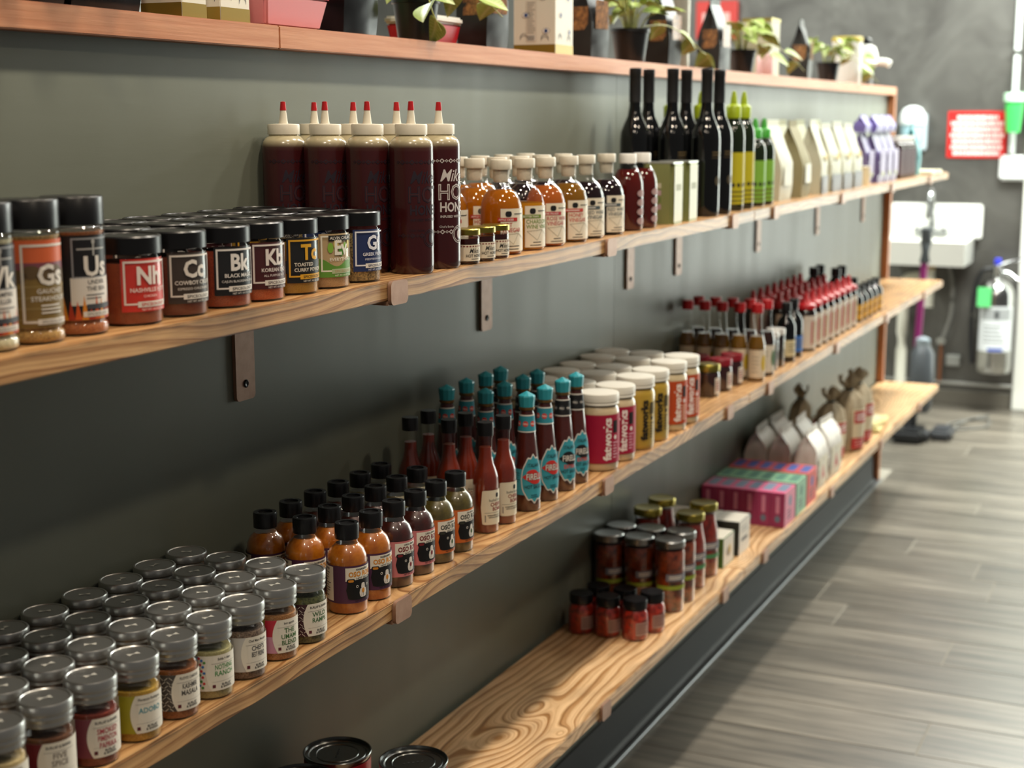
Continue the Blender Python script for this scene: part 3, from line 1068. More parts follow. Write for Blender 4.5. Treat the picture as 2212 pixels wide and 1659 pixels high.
# ---- tall black olive oil bottles
WB = [(0.0220, 0.0), (0.0240, 0.003), (0.0245, 0.020), (0.0245, 0.128), (0.0232, 0.142), (0.0175, 0.156), (0.0122, 0.168), (0.0098, 0.182), (0.0092, 0.196)]
L = Label(WB)
GP = mat('#6b5a3a', 0.4, 0.4)
L.lines(-0.013, 0.013, 0.101, 0.110, 2, 0.0020, GP, 0)
L.rect(-0.014, 0.014, 0.098, 0.0988, GP)
wb_parts = [('bottle', lathe([(0, 0)] + WB, mat('#0b0c0d', 0.08, 0, 0.3), 32, name='bottle')),
            ('capsule', lathe([(0.0094, 0.190), (0.0100, 0.1905), (0.0098, 0.236), (0.0102, 0.2365), (0.0102, 0.2452), (0.0092, 0.2462), (0, 0.2462)], mat('#141416', 0.55), 24, name='capsule')), ('print', L.mesh()), ('emblem', Label(WB).ellipse(0, 0.060, 0.007, 0.008, mat('#4a4130', 0.4), 0).mesh())]
for x, y, t in ((2.462, -0.158, 'front row, nearer'), (2.532, -0.158, 'front row, farther'), (2.428, -0.109, 'middle row, nearer'), (2.500, -0.109, 'middle row, farther'), (2.380, -0.060, 'back row, nearer'), (2.446, -0.060, 'back row, farther')):
    thing('oil_bottle', f"tall black oil bottle with long capsuled neck, {t}", 'bottle', (x, y, Z1), wb_parts, 'tall black oil bottles', R(-15))

# ---- squeeze bottles with lime nozzles
def squeeze(h, r, glassc, capc, labc, lz0, lz1, txt):
    pr = [(r * 0.92, 0.0), (r, 0.004), (r, h * 0.62), (r * 0.93, h * 0.68), (r * 0.70, h * 0.735), (r * 0.52, h * 0.765), (r * 0.50, h * 0.78)]
    cp = [(r * 0.50, h * 0.770), (r * 0.60, h * 0.772), (r * 0.62, h * 0.865), (r * 0.54, h * 0.880), (r * 0.30, h * 0.890), (r * 0.26, h * 0.94), (r * 0.15, h * 0.99), (0, h)]
    L = Label(pr)
    L.rect(-0.034, 0.028, lz0, lz1, mat(labc, 0.45))
    for k in range(4):
        L.ellipse(-0.016 + 0.0105 * k, lz0 + 0.034, 0.0042, 0.0050, INK, 1, 4, 1.0)
    for k in range(3):
        L.lines(-0.022, 0.022, lz0 + 0.003 + 0.008 * k, lz0 + 0.009 + 0.008 * k, 1, 0.0030, mat('#5d5a1a', 0.5), 1, 0.15)
    return [('bottle', lathe([(0, 0)] + pr, mat(glassc, 0.1, 0, 0.3), 28, name='bottle')), ('nozzle_cap', lathe(cp, mat(capc, 0.4), 20, name='nozzle_cap')), ('label', L.mesh())]


sq = squeeze(0.213, 0.0215, '#16200f', '#93a512', '#b3a81e', 0.012, 0.104, 'DRIZZLE')
for x, y, t in ((2.640, -0.152, 'front, nearer'), (2.704, -0.152, 'front, farther'), (2.636, -0.092, 'seen between the black bottles, middle'), (2.632, -0.036, 'seen between the black bottles, back')):
    thing('squeeze_bottle', f"dark oil bottle with yellow label and lime nozzle, {t}", 'bottle', (x, y, Z1), sq, 'yellow-labelled oil squeeze bottles', R(-25))
sq2 = squeeze(0.165, 0.0215, '#16200f', '#3f9a33', '#79a83a', 0.008, 0.086, 'SIZZLE')
for x, t in ((2.790, 'nearer'), (2.852, 'farther')):
    thing('squeeze_bottle', f"shorter dark oil bottle with green label and green nozzle, {t}", 'bottle', (x, -0.150, Z1), sq2, 'green-labelled oil squeeze bottles', R(-25))


# ---- pouches
def pouch_mesh(w, d, h, m, top=0.012, bulge=1.12, crimp=True, lean=0.0, nz=11, start=0.45, crease=0.0012):
    """stand-up bag: flat bottom, full belly, sides drawn together to a crimped seam"""
    bm = bmesh.new()
    rings = []
    for k in range(nz):
        t = k / (nz - 1)
        b = 1 + (bulge - 1) * math.sin(PI * min(1, t * 1.25))
        s = max(0.0, (t - start) / (1 - start)) ** 1.3
        dd = d * b * (1 - s) + 0.0022 * s
        ww = w * (1 + 0.03 * math.sin(PI * t)) * (1 - 0.04 * s)
        g = 0.28 * min(1, s * 1.5)
        ring = []
        for px, py in ((-1, -1), (-0.5, -1.06), (0, -1.08), (0.5, -1.06), (1, -1), (1 - g, 0), (1, 1), (0.5, 1.06), (0, 1.08), (-0.5, 1.06), (-1, 1), (-1 + g, 0)):
            wr = crease * math.sin(17 * t + px * 5 + py * 3)
            ring.append(bm.verts.new((px * ww / 2 + wr, py * dd / 2 + lean * t + wr, t * h)))
        rings.append(ring)
    for a, b in zip(rings, rings[1:]):
        n = len(a)
        for i in range(n):
            bm.faces.new((a[i], a[(i + 1) % n], b[(i + 1) % n], b[i]))
    bm.faces.new(rings[0][::-1])
    bm.faces.new(rings[-1])
    if crimp:
        box_bm(bm, -w * 0.48, w * 0.48, lean - 0.0012, lean + 0.0012, h - 0.001, h + top)
    bmesh.ops.recalc_face_normals(bm, faces=bm.faces)
    return finish('pouch', bm, m, 60)


def side_patch(w, d, z0, z1, m, y_in=0.006):
    L = Label(flat=lambda u, v, o: (u, -d / 2 * 1.17 - o, v))
    L.rect(-w * 0.45, w * 0.45, z0, z1, m)
    return L


SAGE = mat('#a9a888', 0.6)
OLIVE = mat('#8f8763', 0.75)
PALE = mat('#c3c2ab', 0.5)
for x, y, m_, wd, t, l in ((3.030, -0.118, PALE, (0.085, 0.060, 0.150), 'pale sage coffee bag with a bright folded edge, just past the green-nozzled bottles', 1),
                          (3.165, -0.125, OLIVE, (0.085, 0.060, 0.148), 'matte olive coffee bag with its plain side turned to the camera', 1),
                          (3.330, -0.128, PALE, (0.080, 0.052, 0.150), 'cream coffee bag with yellow dot, nearest of the front row', 0),
                          (3.440, -0.130, PALE, (0.080, 0.052, 0.142), 'cream coffee bag with yellow dot, second of the front row', 0),
                          (3.555, -0.130, PALE, (0.080, 0.052, 0.146), 'cream coffee bag with yellow dot, third of the front row', 0),
                          (3.670, -0.130, PALE, (0.080, 0.052, 0.142), 'cream coffee bag with yellow dot, last of the front row', 0),
                          (3.330, -0.055, SAGE, (0.085, 0.052, 0.150), 'sage coffee bag behind the nearest cream one', 0),
                          (3.500, -0.055, SAGE, (0.085, 0.052, 0.150), 'sage coffee bag against the wall, middle one', 0),
                          (3.660, -0.055, SAGE, (0.085, 0.052, 0.150), 'sage coffee bag against the wall, farthest one', 0)):
    wv, dv, hv = wd
    L = Label(flat=lambda u, v, o: (u, -dv * 0.61 - o, v))
    if y < -0.1 and not l:
        L.rect(-wv * 0.46, wv * 0.46, 0.0, 0.040, mat('#77777a', 0.5))
        dot = Label(flat=lambda u, v, o: (u, -dv * 0.625 - o, v)).ellipse(0.0, 0.080, 0.016, 0.008, mat('#c9a94a', 0.5), 1).mesh()
    else:
        L.rect(-wv * 0.35, wv * 0.35, 0.03, 0.07, mat('#d4d2be', 0.5))
    thing('coffee_bag', t, 'bag', (x, y, Z1), [('bag', pouch_mesh(wv, dv, hv, m_)), ('label', L.mesh())] + ([('yellow_dot', dot)] if y < -0.1 and not l else []), 'coffee bags on the top shelf', jit(4))
thing('small_canister', 'small cream cylinder standing before the purple pouches', 'canister', (3.800, -0.150, Z1),
      [('canister_body', lathe(closed([(0.012, 0), (0.012, 0.044)]), mat('#d8c9a8', 0.5), 20, name='wax')), ('rim', lathe([(0.0122, 0.0435), (0.0128, 0.0438), (0.0128, 0.0472), (0.0110, 0.0476), (0, 0.0470)], mat('#e8e2d2', 0.4), 20, name='rim'))])
for i, (x, y) in enumerate(((3.890, -0.120), (3.962, -0.135), (4.035, -0.138), (4.105, -0.140))):
    pm = pouch_mesh(0.062, 0.044, 0.128, mat('#6f6390', 0.35), 0.004, 1.15)
    topm = pouch_mesh(0.062, 0.026, 0.040, mat('#7d6fb8', 0.35), 0.004, 1.3)
    tl = Matrix.Translation((0, 0, 0.130))
    topm.transform(tl)
    L = Label(flat=lambda u, v, o: (u, -0.0275 - o, v))
    L.rect(-0.026, 0.026, 0.020, 0.085, mat('#9a8fae', 0.45))
    L.ellipse(0.0, 0.024, 0.010, 0.006, mat('#9aa03c', 0.5), 1)
    thing('snack_pouch', f"purple pouch with puffed top, {ORD[i]} of four along the top shelf", 'pouch', (x, y, Z1), [('pouch', pm), ('puffed_top', topm), ('label', L.mesh())], 'purple pouches', jit(5))
BBR = [(0.020, 0), (0.0215, 0.002), (0.0215, 0.085), (0.018, 0.094), (0.0125, 0.099), (0.0120, 0.103)]
L = Label(BBR)
L.rect(-0.020, 0.020, 0.010, 0.080, mat('#6d6063', 0.5))
for k in range(5):
    L.rect(-0.012, 0.012, 0.020 + k * 0.012, 0.0215 + k * 0.012, mat('#8f8587', 0.5), 1)
bl = L.mesh()
bparts = [('bottle', lathe([(0, 0)] + BBR, mat('#2a0e08', 0.1, 0, 0.4), 26, name='bottle')), ('cap', lathe([(0.012, 0.101), (0.0135, 0.1012), (0.0135, 0.1155), (0.0125, 0.117), (0, 0.117)], WHITE, 22, name='cap')), ('label', bl)]
for i, x in enumerate((4.235, 4.300, 4.362, 4.425)):
    thing('syrup_bottle', f"dark brown bottle with white cap, {ORD[i]} in the row past the purple pouches", 'bottle', (x, -0.142, Z1), bparts, 'dark brown white-capped bottles', R(-10))
thing('snack_pouch', 'teal pouch standing at the far end of the top shelf', 'pouch', (4.530, -0.130, Z1), [('pouch', pouch_mesh(0.070, 0.046, 0.140, mat('#3f8f96', 0.4), 0.014))], None, 0.1)
thing('flat_pack', 'flat white pack lying at the tip of the top shelf', 'pack', (4.690, -0.130, Z1), [('pack', box(-0.09, 0.09, -0.055, 0.055, 0, 0.010, mat('#d9d3bd', 0.6), 0.004, 2, 'pack')), ('band', box(-0.015, 0.015, -0.0556, 0.0556, -0.0002 + 0.0004, 0.0106, mat('#c9b98a', 0.6), name='band'))])

# ================================================================== middle shelf
# ---- single-origin spice jars with silver screw lids
BJ = [(0.0190, 0.0), (0.0203, 0.0020), (0.0203, 0.0440), (0.0196, 0.0480), (0.0182, 0.0510), (0.0180, 0.0540)]
BJ_LID = [(0.0182, 0.0520), (0.0200, 0.0522), (0.0204, 0.0535), (0.0198, 0.0550), (0.0198, 0.0565), (0.0205, 0.0578), (0.0205, 0.0592), (0.0199, 0.0604), (0.0200, 0.0615), (0.0207, 0.0622), (0.0207, 0.0685), (0.0199, 0.0698), (0.0185, 0.0700), (0.0178, 0.0692), (0.0120, 0.0690), (0.0, 0.0690)]
BJ_LIDM = mat('#c2c2bf', 0.33, 0.93)


def lid_emboss():
    """raised ring of lettering and the pressed emblem on a lid"""
    L = Label(flat=lambda u, v, o: (u, v, 0.0691 + o), off=0.0003)
    M = mat('#e4e2d8', 0.35, 0.4)
    st = 'BURLAP & BARREL * SPICES *'
    i = L.mi(M)
    for k, ch in enumerate(st):
        if ch == ' ':
            continue
        a = -2 * PI * k / len(st) + PI / 2
        vs, ts = text_tris(ch, 0.05, 0, 0, 1.0)
        bv = []
        for x, y in vs:
            x, y = x * 0.0036, y * 0.0034 + 0.0115
            bv.append(L.bm.verts.new((x * math.sin(a + PI / 2) + y * math.cos(a), -x * math.cos(a + PI / 2) + y * math.sin(a), 0.06945)))
        for t in ts:
            L.bm.faces.new([bv[q_] for q_ in t]).material_index = i
    L.strip([-0.005, -0.0012, 0.0], [-0.003, -0.0008, -0.0004], [0.003, 0.0008, 0.0004], M)
    L.strip([0.0, 0.0012, 0.005], [-0.0004, -0.0008, -0.003], [0.0004, 0.0008, 0.003], M)
    for f in L.bm.faces:
        f.normal_update()
        if f.normal.z < 0:
            f.normal_flip()
    me = finish('embossing', L.bm, L.mats, 0)
    return me


EMB = lid_emboss()


def burlap_label(pat, kind, head, names, ncol, stripe2=None):
    L = Label(BJ)
    L.rect(-0.052, 0.030, 0.0085, 0.0405, PAPER)
    L.lines(-0.049, -0.032, 0.013, 0.038, 9, 0.0010, mat('#7d7a78', 0.5), 1)
    PM = mat(pat, 0.5)
    if kind == 'flowers':
        for k in range(16):
            c = ['#c8383a', '#4a8a3c', '#3a74b8'][k % 3]
            L.ellipse(-0.0215 + 0.006 * ((k * 0.61) % 1), 0.010 + 0.0019 * k, 0.0013, 0.0012, mat(c, 0.5), 2, 6)
        L.strip([-0.0245, -0.0225, -0.0205], [0.0385, 0.0335, 0.0385], [0.0400, 0.0400, 0.0400], mat('#2f6fae', 0.5), 2)
    elif kind == 'blocks':
        L.rect(-0.0250, -0.0215, 0.0085, 0.0405, mat('#8da626', 0.5), 1)
        L.rect(-0.0215, -0.0080, 0.0245, 0.0405, mat('#c02a3c', 0.5), 1)
        L.rect(-0.0215, -0.0080, 0.0085, 0.0245, mat('#cf93ad', 0.5), 1)
    else:
        L.rect(-0.0240, -0.0100, 0.0085, 0.0405, PM, 1)
        if kind == 'weave':
            for k in range(9):
                for j in range(3):
                    u, v = -0.0226 + 0.0040 * j + (0.002 if k % 2 else 0), 0.0100 + 0.0034 * k
                    d = 0.0012 if (k + j) % 2 else -0.0012
                    L.strip([u - 0.0014, u + 0.0014], [v - d - 0.0003, v + d - 0.0003], [v - d + 0.0003, v + d + 0.0003], PAPER, 2)
    # rounded front panel biting into the strip
    n_ = 10
    i_ = L.mi(PAPER)
    pv = []
    for k in range(n_ + 1):
        t_ = -1 + 2 * k / n_
        v_ = 0.0245 + 0.0160 * t_
        pv.append((L.bm.verts.new(L.P(-0.0100 - 0.0045 * (1 - t_ * t_), v_, 3)), L.bm.verts.new(L.P(-0.0080, v_, 3))))
    for k in range(n_):
        L.bm.faces.new((pv[k][0], pv[k][1], pv[k + 1][1], pv[k + 1][0])).material_index = i_
    L.rect(-0.0082, 0.028, 0.0085, 0.0405, PAPER, 3)
    L.text(head, 0.0022, 0.0360, 0.0023, mat('#3a3836', 0.5), 4, 0.02, squeeze=0.8)
    L.rect(-0.010, 0.015, 0.0331, 0.0334, mat('#8f8a84', 0.5), 4)
    NC = mat(ncol, 0.5)
    v = 0.0255
    for i, nm in enumerate(names):
        L.text(nm, 0.0022, v + (0.0022 if len(names) > 1 else 0) - i * 0.0058, 0.0046, NC, 4, 0.02, squeeze=min(1.0, 4.4 / max(4, len(nm))))
    L.rect(-0.010, 0.015, 0.0166, 0.0168, mat('#8f8a84', 0.5), 4)
    L.rect(-0.0095, -0.0068, 0.0112, 0.0142, mat('#5e1f2b', 0.5), 4)
    L.text('BURLAP', 0.0035, 0.0128, 0.0020, INK, 4, 0.02)
    L.text('& BARREL', 0.0035, 0.0105, 0.0020, INK, 4, 0.02)
    return L.mesh()


bk = [
    ('#3c1a24', 'weave', 'BURLAP & BARREL', ['WILD', 'RAMPS'], '#3f6b3f', ('#20240f', '#5a5f33'), 500, 'silver-lidded jar of dark herbs with maroon woven strip', 0.046),
    ('#c02a3c', 'blocks', 'bon appetit', ['THE', 'UMAMI', 'BLEND'], '#3d6a35', ('#7a4a24', '#b5804a'), 900, 'silver-lidded spice jar with red, pink and lime label blocks', 0.044),
    ('#c7c5c2', 'plain', 'Chef Marc Murphy', ["CHEF'S", 'BEST FRIEND'], '#38383f', ('#3a2a22', '#8a7462'), 600, 'silver-lidded jar of brown pepper rub with plain grey strip', 0.045),
    ('#ffffff', 'flowers', 'Sohla + Ham', ['NOTHING', 'RANCH'], '#4d9150', ('#8a8356', '#b5ad78'), 900, 'silver-lidded jar of pale green spice with flowery strip', 0.043),
    ('#4a4643', 'weave', 'FLOYD CARDOZ', ['KASHMIRI', 'MASALA'], '#4c4a48', ('#6e3a18', '#a0602c'), 900, 'silver-lidded jar of orange-brown spice with grey woven strip', 0.043),
    ('#a8a028', 'plain', 'Florencio Rodriguez', ['ADOBO'], '#4f9aa8', ('#a0781c', '#c9a23c'), 900, 'silver-lidded jar of yellow spice with olive strip', 0.043),
    ('#7d3c48', 'plain', 'BURLAP & BARREL', ['SMOKED', 'PIMENTON', 'PAPRIKA'], '#b03848', ('#5a1c10', '#8a3018'), 900, 'silver-lidded jar of dark red paprika with mauve strip', 0.043),
    ('#6a1824', 'plain', 'BURLAP & BARREL', ['FIVE', 'SPICE'], '#8a8076', ('#4a2a18', '#7a4c2c'), 900, 'silver-lidded jar of brown spice with wine red strip', 0.043),
    ('#c9a44a', 'plain', 'BURLAP & BARREL', ['', ''], '#8a8076', ('#b39a66', '#d9c592'), 900, 'silver-lidded jar of pale spice cut by the left edge', 0.043),
]
ROWY = (-0.168, -0.1205, -0.0735, -0.0262)
RW = ('front row', 'second row', 'third row', 'row against the wall')
for i, (pat, kind, head, names, ncol, cc, gs, desc, fill) in enumerate(bk):
    parts = jar_parts(BJ, BJ_LID, BJ_LIDM, powder(cc[0], cc[1], gs), 0.0015, fill, burlap_label(pat, kind, head, names, ncol), inset=0.0010, seg=30, lid_sub=[('embossing', EMB)])
    for r, y in enumerate(ROWY):
        lb = desc + ', front row' if r == 0 else f"silver-lidded spice jar in the {RW[r]}, {ORD[i]} from the orange sauce bottles"
        thing('spice_jar', lb, 'jar', (1.182 - 0.0512 * i + (0.004 if r else 0) + random.uniform(-.001, .001), y, Z2), parts, 'silver-lidded spice jars', R(-25) + jit(6 if r == 0 else 40))

# ---- small hot sauce bottles with black caps and a bear label
OB = [(0.0196, 0.0), (0.0210, 0.0025), (0.0210, 0.0540), (0.0203, 0.0600), (0.0175, 0.0665), (0.0130, 0.0710), (0.0112, 0.0735), (0.0108, 0.0780)]
OB_CAP = [(0.0106, 0.0765), (0.0124, 0.0768), (0.0126, 0.0915), (0.0120, 0.0930), (0.0082, 0.0930), (0.0080, 0.0915), (0.0, 0.0912)]


def oso_label(bg, txt, flav, pep):
    L = Label(OB)
    B = mat(bg, 0.45)
    L.rect(-0.056, 0.042, 0.0125, 0.0520, B)
    L.rect(-0.056, -0.0285, 0.0145, 0.0505, PAPER, 1)
    L.text(flav.split()[0], -0.0420, 0.0468, 0.0022, INK, 2, 0.03)
    L.lines(-0.054, -0.031, 0.018, 0.045, 10, 0.0010, mat('#6a6663', 0.5), 2)
    L.rect(-0.0150, 0.032, 0.0360, 0.0500, PAPER, 1)
    L.text(flav, 0.0035, 0.0468, 0.0021, INK, 2, 0.03)
    L.text('OSO ROJO', 0.0035, 0.0405, 0.0054, mat(txt, 0.5), 2, 0.05, squeeze=0.85)
    L.text('HOT SAUCE', 0.0055, 0.0370, 0.0025, INK, 2, 0.02)
    K = mat('#0f0f11', 0.45)
    L.ellipse(0.004, 0.0265, 0.0185, 0.0105, K, 2, 18, 5)
    L.ellipse(-0.0095, 0.0360, 0.0045, 0.0024, K, 2, 10, 4)
    L.ellipse(-0.0095, 0.0362, 0.0030, 0.0013, mat(txt, 0.5), 3, 10, 4)
    L.ellipse(0.0175, 0.0360, 0.0045, 0.0024, K, 2, 10, 4)
    for u in (-0.0030, 0.0110):
        L.ellipse(u, 0.0300, 0.0014, 0.0014, LWHITE, 3, 10)
        L.ellipse(u, 0.0300, 0.0008, 0.0008, K, 4, 8)
    L.ellipse(0.0042, 0.0228, 0.0048, 0.0050, LWHITE, 3, 12, 3)
    L.ellipse(0.0042, 0.0290, 0.0026, 0.0040, LWHITE, 3, 10, 3)
    L.ellipse(0.0042, 0.0248, 0.0019, 0.0026, mat(pep, 0.5), 4, 10)
    L.rect(0.0040, 0.0045, 0.0190, 0.0235, K, 4)
    for u in (0.0012, 0.0072):
        for dv in (0, 0.0010):
            L.ellipse(u + dv * 0.6, 0.0198 + dv, 0.0003, 0.0003, K, 4, 6)
    L.text('NET WT. 4 FL OZ', 0.0035, 0.0137, 0.0017, INK, 1, 0.02)
    return L.mesh()


os_kinds = [('#4d2a47', '#d28a2a', 'HABANERO', '#d28a2a', ('#974d08', '#b56a12'), 'orange habanero sauce bottle with purple label'),
            ('#cc7a7c', '#7a1f28', 'URFA PEPPER', '#7a1f28', ('#2c0b05', '#42120a'), 'dark red pepper sauce bottle with pink label'),
            ('#c8682a', '#33352c', 'JALAPENO', '#3a5a2c', ('#3f3712', '#5c5120'), 'green jalapeno sauce bottle with orange label')]
os_parts = []
for bg, tx, fl_, pep, cc, d in os_kinds:
    os_parts.append(jar_parts(OB, OB_CAP, BLACK, powder(cc[0], cc[1], 70, 0.35, 1.0), 0.0015, 0.0715, oso_label(bg, tx, fl_, pep), inset=0.0008, seg=30, lid_name='cap', cont_name='sauce'))
for c in range(6):
    k = c // 2
    for r, y in enumerate((-0.160, -0.109, -0.060)):
        thing('sauce_bottle', f"small {os_kinds[k][5]}, {('front row', 'middle row', 'row against the wall')[r]}, {'nearer' if c % 2 == 0 else 'farther'} of two", 'bottle',
              (1.276 + 0.0490 * c, y, Z2), os_parts[k], 'small black-capped hot sauce bottles', R(-20) + jit(5))

# ---- long-necked red sauce bottles with cream labels
CB = [(0.0150, 0.0), (0.0164, 0.0022), (0.0164, 0.0620), (0.0158, 0.0700), (0.0135, 0.0780), (0.0105, 0.0860), (0.0088, 0.0950), (0.0083, 0.1080), (0.0083, 0.1180), (0.0092, 0.1185), (0.0092, 0.1225)]
CB_CAP = [(0.0088, 0.1205), (0.0100, 0.1208), (0.0101, 0.1350), (0.0096, 0.1368), (0.0, 0.1368)]
L = Label(CB)
L.ellipse(0.0, 0.0330, 0.0185, 0.0215, mat('#ded5bd', 0.5), 0, 20, 10)
L.ellipse(0.0035, 0.0480, 0.0024, 0.0028, INK, 1, 10, 3)
L.text('bushel & pecks', 0.0035, 0.0405, 0.0036, INK, 1, squeeze=0.8)
L.text('CHERRY', 0.0035, 0.0345, 0.0046, mat('#8e2f2c', 0.5), 1, 0.03, squeeze=0.85)
L.text('BOMB', 0.0035, 0.0288, 0.0046, mat('#8e2f2c', 0.5), 1, 0.03, squeeze=0.85)
L.rect(-0.014, 0.018, 0.0262, 0.0265, INK, 1)
L.text('HABANERO HOT SAUCE', 0.0035, 0.0222, 0.0018, INK, 1, 0.03)
L.text('WITH A POP OF HEAT', 0.0035, 0.0196, 0.0018, INK, 1, 0.03)
L.rect(-0.0136, -0.0122, 0.0150, 0.0235, mat('#8a8378', 0.5), 1)
cb_parts = jar_parts(CB, CB_CAP, BLACK, powder('#651b06', '#74230a', 60, 0.3, 1.0), 0.0015, 0.1060, L.mesh(), inset=0.0009, seg=28, lid_name='cap', cont_name='sauce')
for (x, y), t in zip(((1.606, -0.158), (1.653, -0.160), (1.602, -0.110), (1.648, -0.110), (1.594, -0.060), (1.642, -0.060)),
                     ('front row, nearer', 'front row, farther', 'middle row, nearer', 'middle row, farther', 'back row, nearer', 'back row, farther')):
    thing('sauce_bottle', f"long-necked cherry red sauce bottle with cream label, {t}", 'bottle', (x, y, Z2), cb_parts, 'cherry red sauce bottles', R(-24) + jit(4))

# ---- tapering brown sauce bottles with faceted teal caps
FB = [(0.0172, 0.0), (0.0186, 0.0025), (0.0184, 0.0250), (0.0170, 0.0500), (0.0145, 0.0780), (0.0118, 0.1020), (0.0104, 0.1140), (0.0096, 0.1270), (0.0090, 0.1300), (0.0090, 0.1335)]
TEAL = mat('#2f93a0', 0.35)


def teal_cap():
    me = lathe([(0.0092, 0.1355), (0.0098, 0.1358), (0.0110, 0.1490), (0.0104, 0.1506), (0.0, 0.1560)], TEAL, 10, 5, name='faceted_cap')
    return me


TCAP = teal_cap()
RING = lathe([(0.0090, 0.1315), (0.0099, 0.1320), (0.0102, 0.1335), (0.0099, 0.1352), (0.0090, 0.1356)], mat('#8a6a40', 0.3, 0.8), 20, name='cap_ring')


def fire_label(dark):
    L = Label(FB)
    T = mat('#3a98a8', 0.42)
    A = mat('#17181b' if dark else '#c3312c', 0.45)
    N = mat('#16171a' if dark else '#2f8798', 0.45)
    rr = L.rref
    # collar on the neck
    body_label = L
    L = Label(FB)
    L.rect(-0.05, 0.05, 0.1035, 0.1262, LWHITE, 0, 3)
    L.rect(-0.05, 0.05, 0.1050, 0.1246, N, 1, 3)
    for k in range(-2, 3):
        L.ellipse(0.0175 * k + 0.004, 0.1145, 0.0066, 0.0036, A if not dark else mat('#3a3a3c', 0.5), 2, 10)
        L.text('FIRELLI', 0.0175 * k + 0.004, 0.1132, 0.0026, LWHITE, 3, 0.02)
    collar_mesh = L.mesh()
    L = body_label
    # side panel and scalloped badge
    L.rect(-0.042, -0.006, 0.0225, 0.0560, T, 0, 4)
    L.lines(-0.030, -0.020, 0.038, 0.052, 5, 0.0009, mat('#1d4c58', 0.5), 1)
    n = 28
    def badge(s_):
        us, lo, hi = [], [], []
        for k in range(n + 1):
            t = -1 + 2 * k / n
            h = (1 - abs(t) ** 1.9) ** 0.5
            sc = 1 + 0.07 * math.cos(k * PI / 3.5) * (1 - abs(t) ** 2)
            us.append(0.0185 * s_ * t)
            lo.append(0.043 - 0.0300 * s_ * h * sc)
            hi.append(0.043 + 0.0310 * s_ * h * sc)
        return us, lo, hi
    L.strip(*badge(1.0), LWHITE, 2)
    L.strip(*badge(0.93), T, 3)
    L.text('ITALIAN', 0.0, 0.0590, 0.0048, INK, 4, 0.01, shear=0.2, squeeze=0.8)
    L.ellipse(0.0, 0.0460, 0.0165, 0.0075, A, 4, 16, 1.3)
    L.ellipse(-0.002, 0.0490, 0.0095, 0.0066, A, 4, 12)
    L.ellipse(0.003, 0.0430, 0.0105, 0.0064, A, 4, 12)
    L.text('FIRELLI', 0.001, 0.0425, 0.0082, INK, 5, 0.075, squeeze=0.72)
    L.text('FIRELLI', 0.001, 0.0425, 0.0082, LWHITE, 6, 0.02, squeeze=0.72)
    if dark:
        L.text('EXTRA', 0.0, 0.0325, 0.0052, mat('#d2564e', 0.5), 4, 0.03, squeeze=0.85)
    L.text('HOT SAUCE', 0.0, 0.0262 if dark else 0.0310, 0.0045, INK, 4, 0.02, squeeze=0.8)
    L.lines(-0.005, 0.006, 0.0185, 0.0235, 2, 0.0010, mat('#1d4c58', 0.5), 4)
    return L.mesh(), collar_mesh


fp = []
for dark in (False, True):
    bl_, cl_ = fire_label(dark)
    fp.append(jar_parts(FB, [(0, 0.1340), (0.0092, 0.1341), (0.0092, 0.1352), (0, 0.1353)], BLACK, powder('#3d0f08', '#4a150b', 60, 0.3, 1.0), 0.0015, 0.1310, None, inset=0.0007, seg=30, lid_name='stopper', cont_name='sauce')[:2] + [('label', bl_), ('neck_label', cl_), ('faceted_cap', TCAP, [('cap_ring', RING)])])
fx = (1.724, 1.782, 1.842, 1.890)
for c in range(4):
    for r, y in enumerate((-0.160, -0.101, -0.044)):
        thing('sauce_bottle', f"tapering hot sauce bottle with teal faceted cap, {'black' if c > 1 else 'red'} badge, {('front', 'middle', 'back')[r]} row, {'nearer' if c % 2 == 0 else 'farther'} of two", 'bottle',
              (fx[c], y, Z2), fp[c // 2], 'teal-capped hot sauce bottles', R(-30) + jit(4))

# ---- white-lidded jars of cooking fat
FJ = [(0.0285, 0.0), (0.0305, 0.003), (0.0308, 0.010), (0.0308, 0.084), (0.0298, 0.0900), (0.0275, 0.0940), (0.0272, 0.098)]
FJ_LID = [(0.0274, 0.0955), (0.0296, 0.0958), (0.0300, 0.0975), (0.0290, 0.0990), (0.0290, 0.1000), (0.0298, 0.1008), (0.0298, 0.1105), (0.0290, 0.1120), (0.0272, 0.1124), (0.0, 0.1124)]


def fat_label(bg, fg, boxed=True):
    L = Label(FJ)
    F = mat(fg, 0.5)
    if bg:
        L.rect(-0.075, 0.055, 0.012, 0.0830, mat(bg, 0.45))
        L.frame(-0.066, -0.046, 0.046, 0.072, 0.0007, mat('#d9a0ae' if bg == '#a31238' else '#e0b79c', 0.5), 1)
        L.lines(-0.064, -0.048, 0.048, 0.070, 6, 0.0011, mat('#d9a0ae' if bg == '#a31238' else '#e0b79c', 0.5), 1)
        L.rect(-0.066, -0.046, 0.038, 0.0388, F, 1)
        L.rect(-0.066, -0.053, 0.014, 0.026, mat('#ded6d0', 0.5), 1)
        for k in range(6):
            L.rect(-0.0655 + 0.0020 * k, -0.0648 + 0.0020 * k, 0.0145, 0.0255, INK, 2)
    L.text('fatworks', -0.0070, 0.0475, 0.0125, F, 1, 0.055, rot=PI / 2, squeeze=1.02)
    L.rect(-0.0035, 0.006, 0.056, 0.074, mat('#1d1216', 0.5) if bg else mat('#4a3f1c', 0.5), 1)
    L.ellipse(0.0015, 0.0495, 0.003, 0.0032, F, 1)
    L.lines(-0.003, 0.007, 0.018, 0.044, 6, 0.0020, mat('#d9a0ae' if bg == '#a31238' else ('#e0b79c' if bg else '#4a3f1c'), 0.5), 1)
    return L.mesh()


